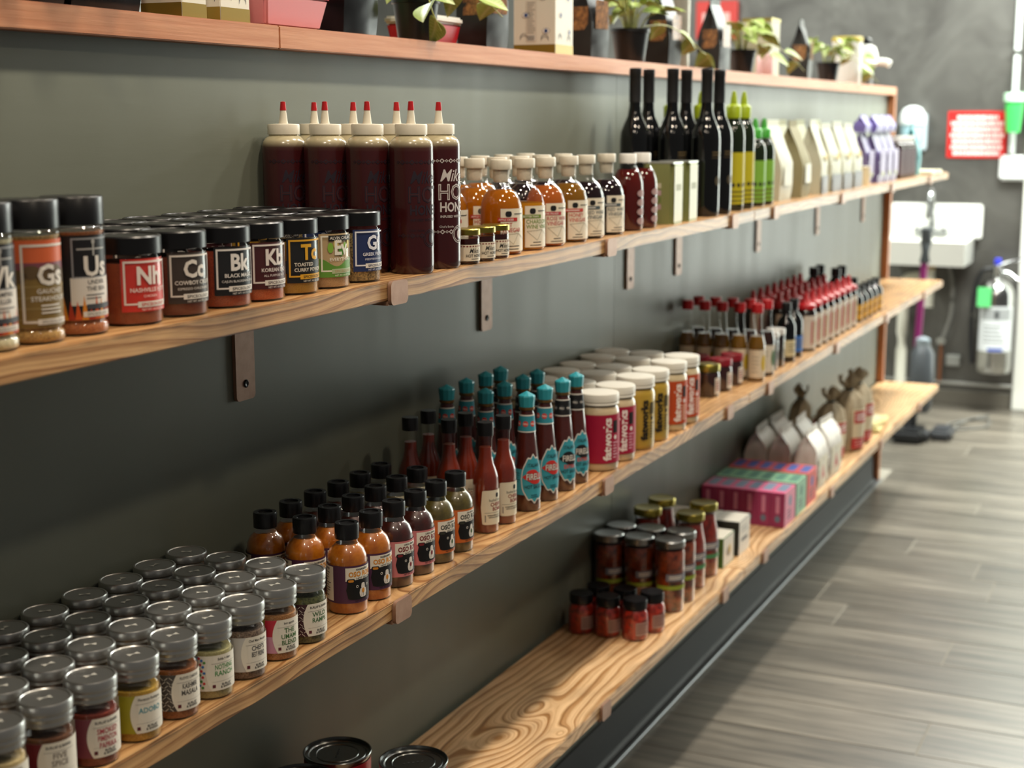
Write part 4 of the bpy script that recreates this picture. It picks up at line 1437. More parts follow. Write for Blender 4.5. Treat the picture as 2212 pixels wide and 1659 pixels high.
fk = [('#a31238', '#ece2dc', '#cdb894', 'magenta label'), (None, '#191510', '#b3922e', 'golden fat and black lettering'), ('#b5461c', '#ece2dc', '#cfbd98', 'orange label')]
fkp = []
for bg, fg, cc, d in fk:
    fkp.append(jar_parts(FJ, FJ_LID, mat('#d6d2c6', 0.45), mat(cc, 0.45, 0, 0.6), 0.0015, 0.0935, fat_label(bg, fg), inset=0.0010, seg=36, cont_name='fat'))
fxx = (1.982, 2.050, 2.136, 2.204, 2.292, 2.358)
for c in range(6):
    for r, y in enumerate((-0.157, -0.0945, -0.0325)):
        thing('fat_jar', f"white-lidded fat jar with {fk[c // 2][3]}, {('front', 'middle', 'back')[r]} row, {'nearer' if c % 2 == 0 else 'farther'} of two", 'jar', (fxx[c], y, Z2), fkp[c // 2], 'white-lidded fat jars', R(-18) + jit(3))

# ---- small jam jars
JJ = [(0.0200, 0), (0.0215, 0.002), (0.0215, 0.042), (0.0200, 0.046), (0.0190, 0.050)]


def jam(lidm, cc):
    L = Label(JJ)
    L.rect(-0.006, 0.024, 0.006, 0.036, mat('#cfc8bb', 0.5))
    L.lines(-0.004, 0.010, 0.012, 0.030, 4, 0.002, mat('#8a2a34', 0.5), 1)
    return jar_parts(JJ, [(0.0195, 0.0470), (0.0216, 0.0473), (0.0216, 0.0585), (0.0206, 0.0600), (0.0, 0.0596)], lidm, mat(cc, 0.25, 0, 0.8), 0.001, 0.046, L.mesh(), inset=0.0008, seg=26, cont_name='jam')


jr = jam(mat('#7a1420', 0.35), '#2e0a0c')
jg = jam(GOLD, '#2a1008')
for x, y, p_, t in ((2.600, -0.128, jg, 'with gold lid, nearest beside the last fat jar'), (2.670, -0.130, jr, 'with red lid, front row, nearer'), (2.736, -0.132, jr, 'with red lid, front row, farther, touching the cider bottle'),
                    (2.620, -0.078, jr, 'with red lid, second row, nearest'), (2.690, -0.080, jr, 'with red lid, second row, farther'), (2.640, -0.030, jr, 'with red lid, against the wall')):
    thing('jam_jar', f"small dark jam jar {t}", 'jar', (x, y, Z2), p_, 'small jam jars', R(-20))

# ---- red-capped sauce bottles, five deep
RB = [(0.0158, 0), (0.0171, 0.002), (0.0171, 0.066), (0.0164, 0.074), (0.0132, 0.088), (0.0103, 0.100), (0.0092, 0.112), (0.0090, 0.134)]
RB_CAP = [(0.0092, 0.1325), (0.0112, 0.1328), (0.0113, 0.1485), (0.0106, 0.1502), (0, 0.1502)]


def redcap(cc, lab, spot):
    L = Label(RB)
    L.rect(-0.030, 0.026, 0.008, 0.062, mat(lab, 0.5))
    L.ellipse(0.004, 0.036, 0.007, 0.016, mat(spot, 0.5), 1)
    L.lines(-0.022, -0.008, 0.016, 0.052, 5, 0.0014, mat('#8f8470', 0.5), 1)
    return jar_parts(RB, RB_CAP, mat('#a5161c', 0.4), mat(cc, 0.2, 0, 0.8), 0.001, 0.088, L.mesh(), inset=0.0008, seg=26, lid_name='cap', cont_name='sauce')


ra = redcap('#6a4a10', '#d6c6ac', '#c9a81e')
rb = redcap('#2a1208', '#cfc6b4', '#4a6a44')
for c, (x, p_) in enumerate(((2.796, ra), (2.866, rb))):
    for r in range(5):
        thing('sauce_bottle', f"long-necked bottle with bright red cap, {'amber near' if c == 0 else 'dark far'} column, {ORD[r]} from the aisle", 'bottle', (x, -0.163 + 0.0352 * r, Z2), p_, 'red-capped long-necked bottles', R(-28) + jit(4))

# ---- small jars and dark bottles between
ck = jar_parts([(0.018, 0), (0.0195, 0.002), (0.0195, 0.060), (0.0180, 0.064), (0.0175, 0.068)], [(0.0178, 0.0655), (0.0196, 0.0658), (0.0196, 0.0765), (0.0188, 0.078), (0, 0.0778)], mat('#cfcac2', 0.35, 0.3), mat('#1f120c', 0.3, 0, 0.6), 0.001, 0.06, None, seg=24)
for x, t in ((2.935, 'nearer'), (2.985, 'farther')):
    thing('slim_jar', f"slim dark jar with white lid beside the black bottles, {t}", 'jar', (x, -0.150, Z2), ck, 'slim white-lidded jars')
DB = [(0.0190, 0), (0.0205, 0.002), (0.0205, 0.068), (0.0195, 0.078), (0.0150, 0.088), (0.0090, 0.095), (0.0082, 0.108), (0.0080, 0.110)]


def darkb(labc):
    L = Label(DB)
    L.rect(-0.030, 0.028, 0.012, 0.046, mat(labc, 0.5))
    L.lines(-0.012, 0.012, 0.020, 0.040, 3, 0.002, mat('#5d5340', 0.5), 1)
    return [('bottle', lathe([(0, 0)] + DB, mat('#08090a', 0.08, 0, 0.4), 26, name='bottle')), ('cap', lathe([(0.0082, 0.106), (0.0098, 0.1062), (0.0098, 0.1225), (0.009, 0.124), (0, 0.124)], BLACK, 20, name='cap')), ('label', L.mesh())]


thing('black_bottle', 'black bottle with cream label in front of the red-nozzled bottles', 'bottle', (3.058, -0.152, Z2), darkb('#c9bc94'), 'black bottles', R(-25))
thing('black_bottle', 'black bottle with blue label in front of the red-nozzled bottles', 'bottle', (3.128, -0.150, Z2), darkb('#3a6ab0'), 'black bottles', R(-25))

# ---- squeeze bottles with red cone caps, three rows deep
SR = [(0.0215, 0), (0.0230, 0.002), (0.0232, 0.070), (0.0228, 0.082), (0.0200, 0.090), (0.0175, 0.093)]
SR_CAP = [(0.0180, 0.0910), (0.0212, 0.0915), (0.0215, 0.1000), (0.0200, 0.1020), (0.0100, 0.1050), (0.0070, 0.1100), (0.0050, 0.1210), (0.0038, 0.1255), (0, 0.1262)]
L = Label(SR)
L.rect(-0.030, 0.030, 0.006, 0.078, mat('#cfc3b3', 0.5))
for k, c in enumerate(('#b24a4a', '#a89a55', '#b24a4a')):
    L.rect(-0.012 + 0.009 * k, -0.007 + 0.009 * k, 0.016, 0.066, mat(c, 0.5), 1)
sr_parts = [('bottle', lathe([(0, 0)] + SR, mat('#1a0f0c', 0.15, 0, 0.4), 26, name='bottle')), ('cone_cap', lathe(SR_CAP, mat('#a8141c', 0.4), 22, name='cone_cap')), ('label', L.mesh())]
for r, y in enumerate((-0.152, -0.092, -0.033)):
    for c in range(8):
        thing('chili_bottle', f"squeeze bottle with red cone cap, {('front', 'middle', 'back')[r]} row, {ORD[c]} from the near end", 'bottle', (3.225 + 0.060 * c, y, Z2), sr_parts, 'red cone-capped squeeze bottles', R(-12) + jit(4))

# ---- dark bottles with yellow labels
def yellowb(h, r, capc='#111113'):
    pr = [(r * 0.93, 0), (r, 0.002), (r, h * 0.62), (r * 0.92, h * 0.70), (r * 0.5, h * 0.80), (r * 0.45, h * 0.86)]
    L = Label(pr)
    L.rect(-r * 1.4, r * 1.4, h * 0.08, h * 0.50, mat('#c9962a', 0.45))
    L.rect(-r * 0.8, r * 0.8, h * 0.26, h * 0.30, mat('#6b4a12', 0.5), 1)
    return [('bottle', lathe([(0, 0)] + pr, mat('#0b0b0c', 0.08, 0, 0.4), 24, name='bottle')), ('cap', lathe([(r * 0.46, h * 0.84), (r * 0.55, h * 0.843), (r * 0.55, h * 0.97), (r * 0.5, h), (0, h)], mat(capc, 0.3), 18, name='cap')), ('label', L.mesh())]


yt, ysm = yellowb(0.130, 0.0220), yellowb(0.088, 0.0200)
for x, y, p_, t in ((3.770, -0.092, yt, 'tall, middle row, nearer'), (3.840, -0.092, yt, 'tall, middle row, farther'), (3.770, -0.036, yt, 'tall, against the wall, nearer'), (3.840, -0.036, yt, 'tall, against the wall, farther'),
                    (3.740, -0.150, ysm, 'short, front row, first'), (3.800, -0.150, ysm, 'short, front row, second'), (3.862, -0.150, ysm, 'short, front row, third'), (3.922, -0.150, ysm, 'short, front row, fourth'), (3.984, -0.150, ysm, 'short, front row, fifth'), (3.960, -0.098, ysm, 'short, alone in the second row')):
    thing('sauce_bottle', f"black bottle with yellow label, {t}", 'bottle', (x, y, Z2), p_, 'yellow-labelled black bottles', R(-20))

# ================================================================== bottom shelf
# ---- big tomato cans
CAN = [(0.0388, 0.0), (0.0400, 0.001), (0.0400, 0.0035), (0.0388, 0.0050), (0.0388, 0.1045), (0.0400, 0.1060), (0.0402, 0.1090), (0.0396, 0.1098), (0.0386, 0.1096), (0.0380, 0.1062), (0.0345, 0.1058), (0.0335, 0.1068), (0.0325, 0.1058), (0.0255, 0.1056), (0.0248, 0.1064), (0.0240, 0.1056), (0.0, 0.1056)]
L = Label([(0.0388, 0), (0.0388, 0.2)])
L.rect(-0.12, 0.12, 0.0065, 0.1030, mat('#b02530', 0.4))
L.text('BIANCO', -0.012, 0.0800, 0.0150, INK, 1, 0.07, squeeze=0.8)
L.text('BIANCO', -0.0125, 0.0805, 0.0150, mat('#8fb8c0', 0.5), 2, 0.02, squeeze=0.8)
L.text('DI NAPOLI', -0.012, 0.0660, 0.0080, LWHITE, 1, 0.03)
L.ellipse(-0.01, 0.036, 0.022, 0.020, mat('#c9452e', 0.5), 1)
can_lab = L.mesh()
Le = Label(flat=lambda u, v, o: (u, v, 0.1058 + o))
for k in range(5):
    Le.rect(-0.008 + 0.0034 * k, -0.0058 + 0.0034 * k, -0.010 + 0.0042 * k, -0.0072 + 0.0042 * k, mat('#5a5a58', 0.35, 0.9), 0)
can_code = Le.mesh()
can_parts = [('can', lathe([(0, 0)] + CAN, mat('#7d7f7e', 0.25, 1.0), 56, name='can'), [('stamped_code', can_code)]), ('label', can_lab)]
for x, y, a, t in ((1.409, -0.060, -30, 'beside the wall, red label lettering showing'), (1.424, -0.153, -100, 'at the shelf front, dark lid fully in view'), (1.326, -0.062, -40, 'nearest the camera, only its rim in view')):
    thing('tomato_can', f"large ring-lidded tomato can {t}", 'can', (x, y, Z3), can_parts, 'large tomato cans', R(a))

# ---- squat red pepper jars
RJ = [(0.0185, 0), (0.0208, 0.002), (0.0218, 0.006), (0.0218, 0.040), (0.0205, 0.046), (0.0178, 0.0510), (0.0172, 0.056)]
L = Label(RJ)
L.rect(-0.012, 0.016, 0.010, 0.032, mat('#a08078', 0.5))
L.lines(-0.010, 0.014, 0.013, 0.030, 4, 0.0016, mat('#6f4a44', 0.5), 1)
rj_parts = jar_parts(RJ, [(0.0172, 0.0525), (0.0196, 0.0528), (0.0198, 0.0655), (0.0190, 0.0672), (0, 0.0668)], mat('#0b0b0d', 0.3), powder('#4f0a05', '#b02814', 110, 0.35, 0.9), 0.001, 0.050, L.mesh(), inset=0.0008, seg=28)
for x, y, t in ((2.208, -0.136, 'nearest the aisle, near column'), (2.204, -0.090, 'near column, middle'), (2.200, -0.044, 'near column, against the wall'), (2.256, -0.148, 'farther column, at the aisle'), (2.254, -0.101, 'farther column, middle'), (2.252, -0.054, 'farther column, against the wall')):
    thing('pepper_jar', f"squat black-lidded jar of red peppers, {t}", 'jar', (x, y, Z3), rj_parts, 'squat red pepper jars', R(-35))

# ---- tall antipasto jars, silver and gold lids
def tallj(r, h, lidm, c1, c2, band, bandc, tap=0.0, sc=70):
    if tap:
        pr = [(r * 0.92, 0), (r, 0.003), (r, h * 0.50), (r * 0.96, h * 0.62), (r * 0.82, h * 0.76), (r * 0.76, h * 0.86), (r * 0.80, h * 0.90)]
        lr = r * 0.88
    else:
        pr = [(r * 0.92, 0), (r, 0.003), (r, h * 0.82), (r * 0.94, h * 0.87), (r * 0.90, h * 0.92)]
        lr = r * 1.0
    L = Label(pr)
    L.rect(-r * 1.6, r * 1.6, h * band, h * (band + 0.055), mat(bandc, 0.45))
    L.rect(-r * 0.9, r * 0.9, h * (band + 0.12), h * (band + 0.22), mat('#6d6f78', 0.5))
    L.lines(-r * 0.7, r * 0.7, h * (band + 0.14), h * (band + 0.20), 2, 0.0018, LWHITE, 1)
    return jar_parts(pr, [(lr * 0.93, h * 0.905), (lr, h * 0.907), (lr * 1.01, h * 0.985), (lr * 0.95, h), (lr * 0.85, h * 0.998), (0, h * 0.995)], lidm, powder(c1, c2, sc, 0.3, 0.9), 0.001, h * 0.86, L.mesh(), inset=0.0009, seg=30)


sj = tallj(0.0262, 0.126, SILVER, '#220b05', '#853614', 0.33, '#8a9a30')
for (x, y), t in zip(((2.372, -0.138), (2.368, -0.083), (2.364, -0.029), (2.432, -0.138), (2.428, -0.083), (2.424, -0.029)), ('near column, at the aisle', 'near column, middle', 'near column, against the wall', 'far column, at the aisle', 'far column, middle', 'far column, against the wall')):
    thing('antipasto_jar', f"tall silver-lidded jar of pickled vegetables, {t}", 'jar', (x, y, Z3), sj, 'tall silver-lidded jars', R(-30) + jit())
gj = tallj(0.0290, 0.138, GOLD, '#4a0c07', '#8a2414', 0.27, '#4a8a5a', 1.0, 50)
for (x, y), t in zip(((2.514, -0.128), (2.514, -0.046), (2.592, -0.128), (2.592, -0.046)), ('near pair, at the aisle', 'near pair, by the wall', 'far pair, at the aisle', 'far pair, by the wall')):
    thing('sauce_jar', f"gold-lidded jar of red tomato sauce, {t}", 'jar', (x, y, Z3), gj, 'gold-lidded tomato sauce jars', R(-30) + jit())


# ---- cartons
def carton(w, d, h, face, side, top, edge=None, deco=None):
    body = box(-w / 2, w / 2, -d / 2, d / 2, 0, h, mat(side, 0.55), 0.0008, 1, 'carton')
    L = Label(flat=lambda u, v, o: (u, -d / 2 - o, v), off=0.0002)
    L.rect(-w * 0.49, w * 0.49, h * 0.01, h * 0.99, mat(face, 0.55))
    if edge:
        L.frame(-w * 0.49, w * 0.49, h * 0.01, h * 0.99, 0.0012, mat(edge, 0.5), 1)
    if deco:
        deco(L, w, h)
    T = Label(flat=lambda u, v, o: (u, v, h + o), off=0.0002)
    T.rect(-w * 0.49, w * 0.49, -d * 0.49, d * 0.49, mat(top, 0.55))
    return body, L, T


def tree_deco(L, w, h):
    L.ellipse(0, h * 0.45, w * 0.22, h * 0.16, mat('#8a7a68', 0.5), 2)
    L.ellipse(w * 0.1, h * 0.50, w * 0.08, h * 0.16, mat('#c9a84a', 0.5), 3)


def word_deco(L, w, h):
    L.lines(-w * 0.28, w * 0.28, h * 0.36, h * 0.48, 1, 0.007, mat('#5a5a5c', 0.5), 2, 0.1)
    L.lines(-w * 0.3, w * 0.3, h * 0.62, h * 0.82, 2, 0.0016, mat('#8a8a88', 0.5), 2)


b_, L, T = carton(0.070, 0.052, 0.058, '#d8d2c6', '#4a6a2c', '#cfc8b8', '#4f7a34', tree_deco)
p1 = [('carton', b_), ('front_print', L.mesh()), ('top_print', T.mesh())]
thing('food_carton', 'small white carton with green edges beside the gold-lidded jars', 'carton', (2.672, -0.128, Z3), p1, 'white cartons on the bottom shelf')
b_, L, T = carton(0.074, 0.050, 0.068, '#dcd7cc', '#34322e', '#cbc4b6', None, word_deco)
p2 = [('carton', b_), ('front_print', L.mesh()), ('top_print', T.mesh())]
for i, y in enumerate((-0.133, -0.081, -0.029)):
    thing('food_carton', f"white carton with black sides before the pink cartons, {ORD[i]} from the aisle", 'carton', (2.765, y, Z3), p2, 'white cartons on the bottom shelf')


def tea(face, side, top, sq_):
    b_, L, T = carton(0.088, 0.0295, 0.074, face, side, top)
    L.ellipse(0, 0.050, 0.012, 0.012, mat(sq_, 0.5), 1)
    L.lines(-0.02, 0.02, 0.012, 0.034, 3, 0.003, mat('#4a3a4a', 0.5), 1)
    T.rect(-0.026, 0.036, -0.010, 0.010, mat(sq_, 0.5), 1)
    S_ = Label(flat=lambda u, v, o: (-0.044 - o, -u, v), off=0.0002)
    S_.rect(-0.004, 0.004, 0.030, 0.066, mat('#d68aa8' if side == '#9c3560' else top, 0.5))
    S_.ellipse(0.0, 0.018, 0.006, 0.007, mat(sq_, 0.5), 1)
    return [('carton', b_), ('front_print', L.mesh()), ('top_print', T.mesh()), ('side_print', S_.mesh())]


for nm, x, p_ in (('pink', 3.008, tea('#d98a9e', '#9c3560', '#d2577e', '#6c7f96')), ('green', 3.103, tea('#8fb89a', '#2f5a44', '#7fae88', '#4a7a68')), ('red', 3.198, tea('#d0605a', '#a8302e', '#c8433f', '#39549a'))):
    for i in range(6):
        thing('food_carton', f"{nm} carton, {ORD[i]} of six from the aisle", 'carton', (x, -0.171 + 0.0301 * i, Z3), p_, f"{nm} cartons")

# ---- white paper flour bags
FLR = grain_mat('flour_bag_paper', '#c4bdb2', '#dcd7ce', (40, 40, 20), 0.55, 0.0, 0.5)
for i, (x, y, t) in enumerate(((3.345, -0.147, 'nearer column, at the aisle'), (3.340, -0.088, 'nearer column, middle'), (3.335, -0.031, 'nearer column, against the wall'), (3.480, -0.147, 'farther column, at the aisle'), (3.475, -0.088, 'farther column, middle'), (3.470, -0.031, 'farther column, against the wall'))):
    L = Label(flat=lambda u, v, o: (u, -0.0285 - o, v))
    L.rect(-0.040, 0.040, 0.012, 0.075, mat('#d6cdb6', 0.55))
    L.strip([-0.020, 0.0, 0.020], [0.016, 0.030, 0.016], [0.016, 0.060, 0.016], mat('#b03a34', 0.5), 1)
    L.rect(-0.003, 0.003, 0.056, 0.070, mat('#3a4038', 0.5), 1)
    thing('flour_bag', f"white crinkled flour bag, {t}", 'bag', (x, y, Z3), [('bag', pouch_mesh(0.104, 0.047, 0.128, FLR, 0.014, 1.10, start=0.74, crease=0.0022)), ('label', L.mesh())], 'white flour bags', jit(4))

# ---- cloth rice sacks tied at the top
SACK = grain_mat('sack_cloth', '#8f7f66', '#a8987c', (300, 300, 300), 0.85, 0.0, 0.4)


def sack_mesh(r, h):
    bm = bmesh.new()
    prof = [(0.90, 0), (1.0, 0.03), (1.08, 0.30), (1.05, 0.55), (0.85, 0.72), (0.45, 0.82), (0.20, 0.855), (0.26, 0.88), (0.55, 0.95), (0.62, 1.0)]
    seg = 24
    rings = []
    for k, (rr, t) in enumerate(prof):
        ring = []
        for i in range(seg):
            a = 2 * PI * i / seg
            pl = 1 + (0.22 * math.sin(6 * a + 1) if t > 0.6 else 0.03 * math.sin(5 * a + 9 * t))
            sq_ = 1.0 / max(abs(math.cos(a)), abs(math.sin(a))) ** 0.45
            ring.append(bm.verts.new((r * 1.15 * rr * pl * sq_ * math.cos(a), r * 0.82 * rr * pl * sq_ * math.sin(a), h * t + (0.012 * math.sin(3 * a) if t >= 1 else 0))))
        rings.append(ring)
    for a, b in zip(rings, rings[1:]):
        for i in range(seg):
            bm.faces.new((a[i], a[(i + 1) % seg], b[(i + 1) % seg], b[i]))
    bm.faces.new(rings[0][::-1])
    bmesh.ops.recalc_face_normals(bm, faces=bm.faces)
    return finish('sack', bm, SACK, 70)


SK = sack_mesh(0.033, 0.170)
SKB = sack_mesh(0.037, 0.185)
TIE = lathe([(0.0075, 0.1425), (0.0105, 0.1440), (0.0105, 0.1475), (0.0075, 0.1490)], mat('#2f3a3c', 0.6), 16, name='tie')
L = Label([(0.0335, 0), (0.0355, 0.03), (0.0375, 0.06), (0.0370, 0.10)], off=0.0012)
L.rect(-0.024, 0.024, 0.008, 0.100, mat('#d0c2a4', 0.6), 0, 4)
L.rect(-0.024, 0.024, 0.008, 0.034, mat('#b0282c', 0.5), 1, 2)
L.rect(-0.020, 0.020, 0.068, 0.096, mat('#b0282c', 0.5), 1, 2)
L.lines(-0.015, 0.015, 0.073, 0.091, 2, 0.0045, LWHITE, 2)
L.lines(-0.016, 0.016, 0.012, 0.030, 3, 0.002, mat('#d9a09a', 0.5), 2)
SKL = L.mesh()
SKLB = SKL.copy()
SKLB.transform(Matrix.Scale(1.12, 4))
TIEB = TIE.copy()
TIEB.transform(Matrix.Scale(185 / 170, 4))
for x, y, a, t in ((3.655, -0.118, -20, 'nearest, behind the white bags'), (3.665, -0.040, 10, 'against the wall'), (3.775, -0.136, -25, 'at the aisle, label facing out'), (3.880, -0.136, -15, 'farthest, beside the flat packets')):
    thing('cloth_sack', f"tied cloth sack with red print, {t}", 'sack', (x, y, Z3), [('cloth_bag', SKB if y < -0.13 else SK, [('tie', TIE if y > -0.13 else TIEB)]), ('label', SKLB if y < -0.13 else SKL)], 'tied cloth sacks', R(a))
for i, (x, y, z, a) in enumerate(((4.05, -0.125, 0.0, 0.1), (4.06, -0.120, 0.0122, -0.1), (4.17, -0.115, 0.0, 0.05))):
    L = Label(flat=lambda u, v, o: (u, v, 0.012 + o))
    L.rect(-0.030, 0.030, -0.025, 0.025, mat('#c9c6b4', 0.5))
    L.lines(-0.02, 0.02, -0.015, 0.015, 3, 0.003, mat('#8f8f88', 0.5), 1)
    thing('flat_packet', ('flat cream packet, lower of the two stacked ones', 'flat cream packet, upper of the two stacked ones', 'flat cream packet lying alone past the cloth sacks')[i], 'packet', (x, y, Z3 + z),
          [('packet', box(-0.05, 0.05, -0.045, 0.045, 0, 0.012, mat('#d6c98f', 0.55), 0.004, 2, 'packet')), ('label', L.mesh())], 'flat cream packets', a)

# ================================================================== things on the counter top
YL = 0.034
FOIL = mat('#17181a', 0.22, 0.3)
KRAFT = mat('#1b1a19', 0.45)
for x, t in ((1.035, 'nearest, left of the white box'), (1.140, 'beside the white box')):
    thing('coffee_bag', f"crinkled black foil bag on the counter, {t}", 'bag', (x, 0.036, ZL), [('bag', pouch_mesh(0.090, 0.060, 0.130, FOIL, 0.012, 1.25))], 'black foil bags on the counter', jit(6))


def eye_box(w, d, h, gold_h=0.014, label_side=True):
    body = box(-w / 2, w / 2, -d / 2, d / 2, 0, h, mat('#dcd6c6', 0.45), 0.001, 1, 'box')
    out = [('box', body)]
    for nm, fl_, ww in (('front_print', lambda u, v, o: (u, -d / 2 - o, v), w), ('side_print', lambda u, v, o: (-w / 2 - o, -u, v), d)):
        L = Label(flat=fl_, off=0.0002)
        L.rect(-ww * 0.495, ww * 0.495, 0.0, gold_h, mat('#a08436', 0.35, 0.6))
        for cx, cz in ((-ww * 0.25, gold_h + 0.006), (ww * 0.25, gold_h + 0.004)):
            for k in range(9):
                a = PI * (k + 0.5) / 9
                c, s_ = math.cos(a), math.sin(a)
                L.strip([cx + 0.006 * c - 0.0003, cx + 0.006 * c + 0.0003], [cz + 0.006 * s_] * 2, [cz + 0.006 * s_ + 0.006] * 2, mat('#3a3a44', 0.5), 1)
        for cx, cz in ((ww * 0.28, 0.034), (-ww * 0.2, 0.058), (ww * 0.2, 0.084)):
            L.ellipse(cx, cz, 0.0070, 0.0048, mat('#8f8a86', 0.5), 1, 12, 1.6)
            L.ellipse(cx, cz, 0.0060, 0.0040, mat('#e8e4da', 0.5), 2, 12, 1.6)
            L.ellipse(cx, cz, 0.0030, 0.0030, mat('#3a5a9a', 0.5), 3)
            L.ellipse(cx, cz, 0.0014, 0.0014, INK, 4)
        if nm == 'side_print':
            L.rect(-0.014, 0.004, 0.018, 0.080, mat('#cfc6b6', 0.5), 1)
            L.lines(-0.012, 0.002, 0.030, 0.078, 14, 0.0012, mat('#8a857c', 0.5), 2)
            L.rect(-0.0115, 0.0015, 0.0195, 0.0280, mat('#d9d3c8', 0.5), 2)
            for k in range(7):
                L.rect(-0.011 + 0.0017 * k, -0.0102 + 0.0017 * k, 0.020, 0.0275, INK, 3)
        out.append((nm, L.mesh()))
    return out


thing('gift_box', 'white box with gold base and sunray print, nearer of two on the counter', 'box', (1.246, 0.010, ZL), eye_box(0.040, 0.050, 0.12), 'white and gold boxes on the counter')
thing('gift_box', 'white box with gold base and sunray print, farther of two, beside the red tub', 'box', (1.318, 0.012, ZL), eye_box(0.052, 0.050, 0.12), 'white and gold boxes on the counter')
thing('gift_box', 'cream box with blue eyes and gold base between the dark bags', 'box', (2.178, 0.018, ZL), eye_box(0.070, 0.070, 0.125), 'white and gold boxes on the counter')


def tub(w, d, h, c, lidc):
    def fr(s0, s1, z0, z1, m, bev):
        bm = bmesh.new()
        v = []
        for s_, z in ((s0, z0), (s1, z1)):
            for px, py in ((-1, -1), (1, -1), (1, 1), (-1, 1)):
                v.append(bm.verts.new((px * w / 2 * s_, py * d / 2 * s_, z)))
        for f in ((3, 2, 1, 0), (4, 5, 6, 7), (0, 1, 5, 4), (1, 2, 6, 5), (2, 3, 7, 6), (3, 0, 4, 7)):
            bm.faces.new([v[i] for i in f])
        bmesh.ops.bevel(bm, geom=bm.edges[:], offset=bev, segments=3, affect='EDGES')
        return finish('tub', bm, m, 40)
    return [('tub', fr(0.82, 0.96, 0, h * 0.78, mat(c, 0.3), 0.004)), ('lid', fr(1.0, 0.985, h * 0.74, h, mat(lidc, 0.3), 0.003))]


thing('food_tub', 'pink plastic tub with red snap lid on the counter', 'tub', (1.455, 0.048, ZL), tub(0.135, 0.105, 0.048, '#d98a8f', '#c01a2c'), None)
thing('food_tub', 'small red tub with white lid beside the nearest plant', 'tub', (1.868, 0.062, ZL), tub(0.085, 0.080, 0.040, '#c01a2c', '#dcd8d0'), None)
thing('snack_box', 'green carton standing behind the pink tub', 'box', (1.560, 0.180, ZL), [('box', box(-0.10, 0.10, -0.03, 0.03, 0, 0.10, mat('#3f8a4c', 0.45), 0.002, 1, 'box')), ('front_print', box(-0.08, 0.08, -0.0312, -0.0302, 0.01, 0.05, mat('#a9c9a0', 0.5), name='front_print'))])


def window_bag(w, d, h, win):
    L = Label(flat=lambda u, v, o: (u, -d * 0.60 - o, v))
    L.rect(-w * 0.36, w * 0.36, h * 0.36, h * 0.70, powder('#4a2c16', '#9a6a3a', 120), 0)
    S_ = Label(flat=lambda u, v, o: (-w * 0.515 - o, -u, v))
    S_.rect(-d * 0.30, d * 0.40, h * 0.34, h * 0.62, powder('#4a2c16', '#9a6a3a', 120), 0)
    return [('bag', pouch_mesh(w, d, h, KRAFT, 0.012, 1.10)), ('window', L.mesh()), ('side_window', S_.mesh())]


wbp = window_bag(0.062, 0.046, 0.135, True)
for x, t in ((1.585, 'beside the pink tub'), (1.975, 'between the nearest plant and the eye box'), (2.372, 'between the eye box and the second plant'), (2.755, 'past the second plant'), (3.075, 'before the third plant'), (3.800, 'between the third and fourth plants')):
    plain = x < 1.7
    thing('coffee_bag', f"black bag {'with matte base' if plain else 'with a window of brown nuts'}, {t}", 'bag', (x, 0.024, ZL), [('bag', pouch_mesh(0.075, 0.055, 0.135, FOIL, 0.012, 1.12)), ('label', box(-0.025, 0.025, -0.0335, -0.0325, 0.062, 0.11, mat('#c9c0ae', 0.5), name='label'))] if plain else wbp, 'black bags along the counter', jit(8))
thing('snack_box', 'tan and green packet leaning beside the nearest plant pot', 'packet', (1.655, 0.050, ZL), [('packet', pouch_mesh(0.050, 0.036, 0.110, mat('#a8a878', 0.5), 0.008, 1.1)), ('green_band', box(-0.022, 0.022, -0.0212, -0.0204, 0.045, 0.085, mat('#4a8a50', 0.5), name='green_band'))])
thing('canister', 'tall grey-brown tin among the dark bags past the second plant', 'tin', (2.895, 0.050, ZL), [('tin', lathe(closed([(0.030, 0), (0.0305, 0.002), (0.0305, 0.150)]), mat('#a39c8d', 0.35, 0.4), 32, name='tin')), ('lid', lathe([(0.0308, 0.146), (0.0318, 0.1465), (0.0318, 0.160), (0.030, 0.162), (0, 0.162)], SILVER, 32, name='lid'))])
thing('spray_bottle', 'pink and white bottle beside the third plant', 'bottle', (3.420, 0.010, ZL), [('bottle', lathe(closed([(0.018, 0), (0.019, 0.003), (0.019, 0.040), (0.010, 0.052)]), mat('#d6a8a4', 0.4), 22, name='bottle')), ('cap', lathe([(0.010, 0.051), (0.012, 0.0515), (0.012, 0.068), (0, 0.070)], WHITE, 18, name='cap'))])
thing('snack_box', 'pale khaki box behind the vine of the third plant', 'box', (3.560, 0.060, ZL), [('box', box(-0.04, 0.04, -0.035, 0.035, 0, 0.135, mat('#b5b096', 0.5), 0.002, 1, 'box')), ('gold_rim', box(-0.0405, 0.0405, -0.0355, 0.0355, 0.128, 0.136, mat('#a99a4a', 0.35, 0.6), name='gold_rim'))])
thing('canister', 'white and yellow tin behind the farthest plant', 'tin', (4.395, 0.040, ZL), [('tin', lathe(closed([(0.042, 0), (0.0425, 0.002), (0.0425, 0.125)]), mat('#e6e4dc', 0.35), 32, name='tin')), ('lid', lathe([(0.0428, 0.120), (0.0438, 0.1205), (0.0438, 0.132), (0.041, 0.134), (0, 0.134)], mat('#c9b24a', 0.4), 32, name='lid'))])
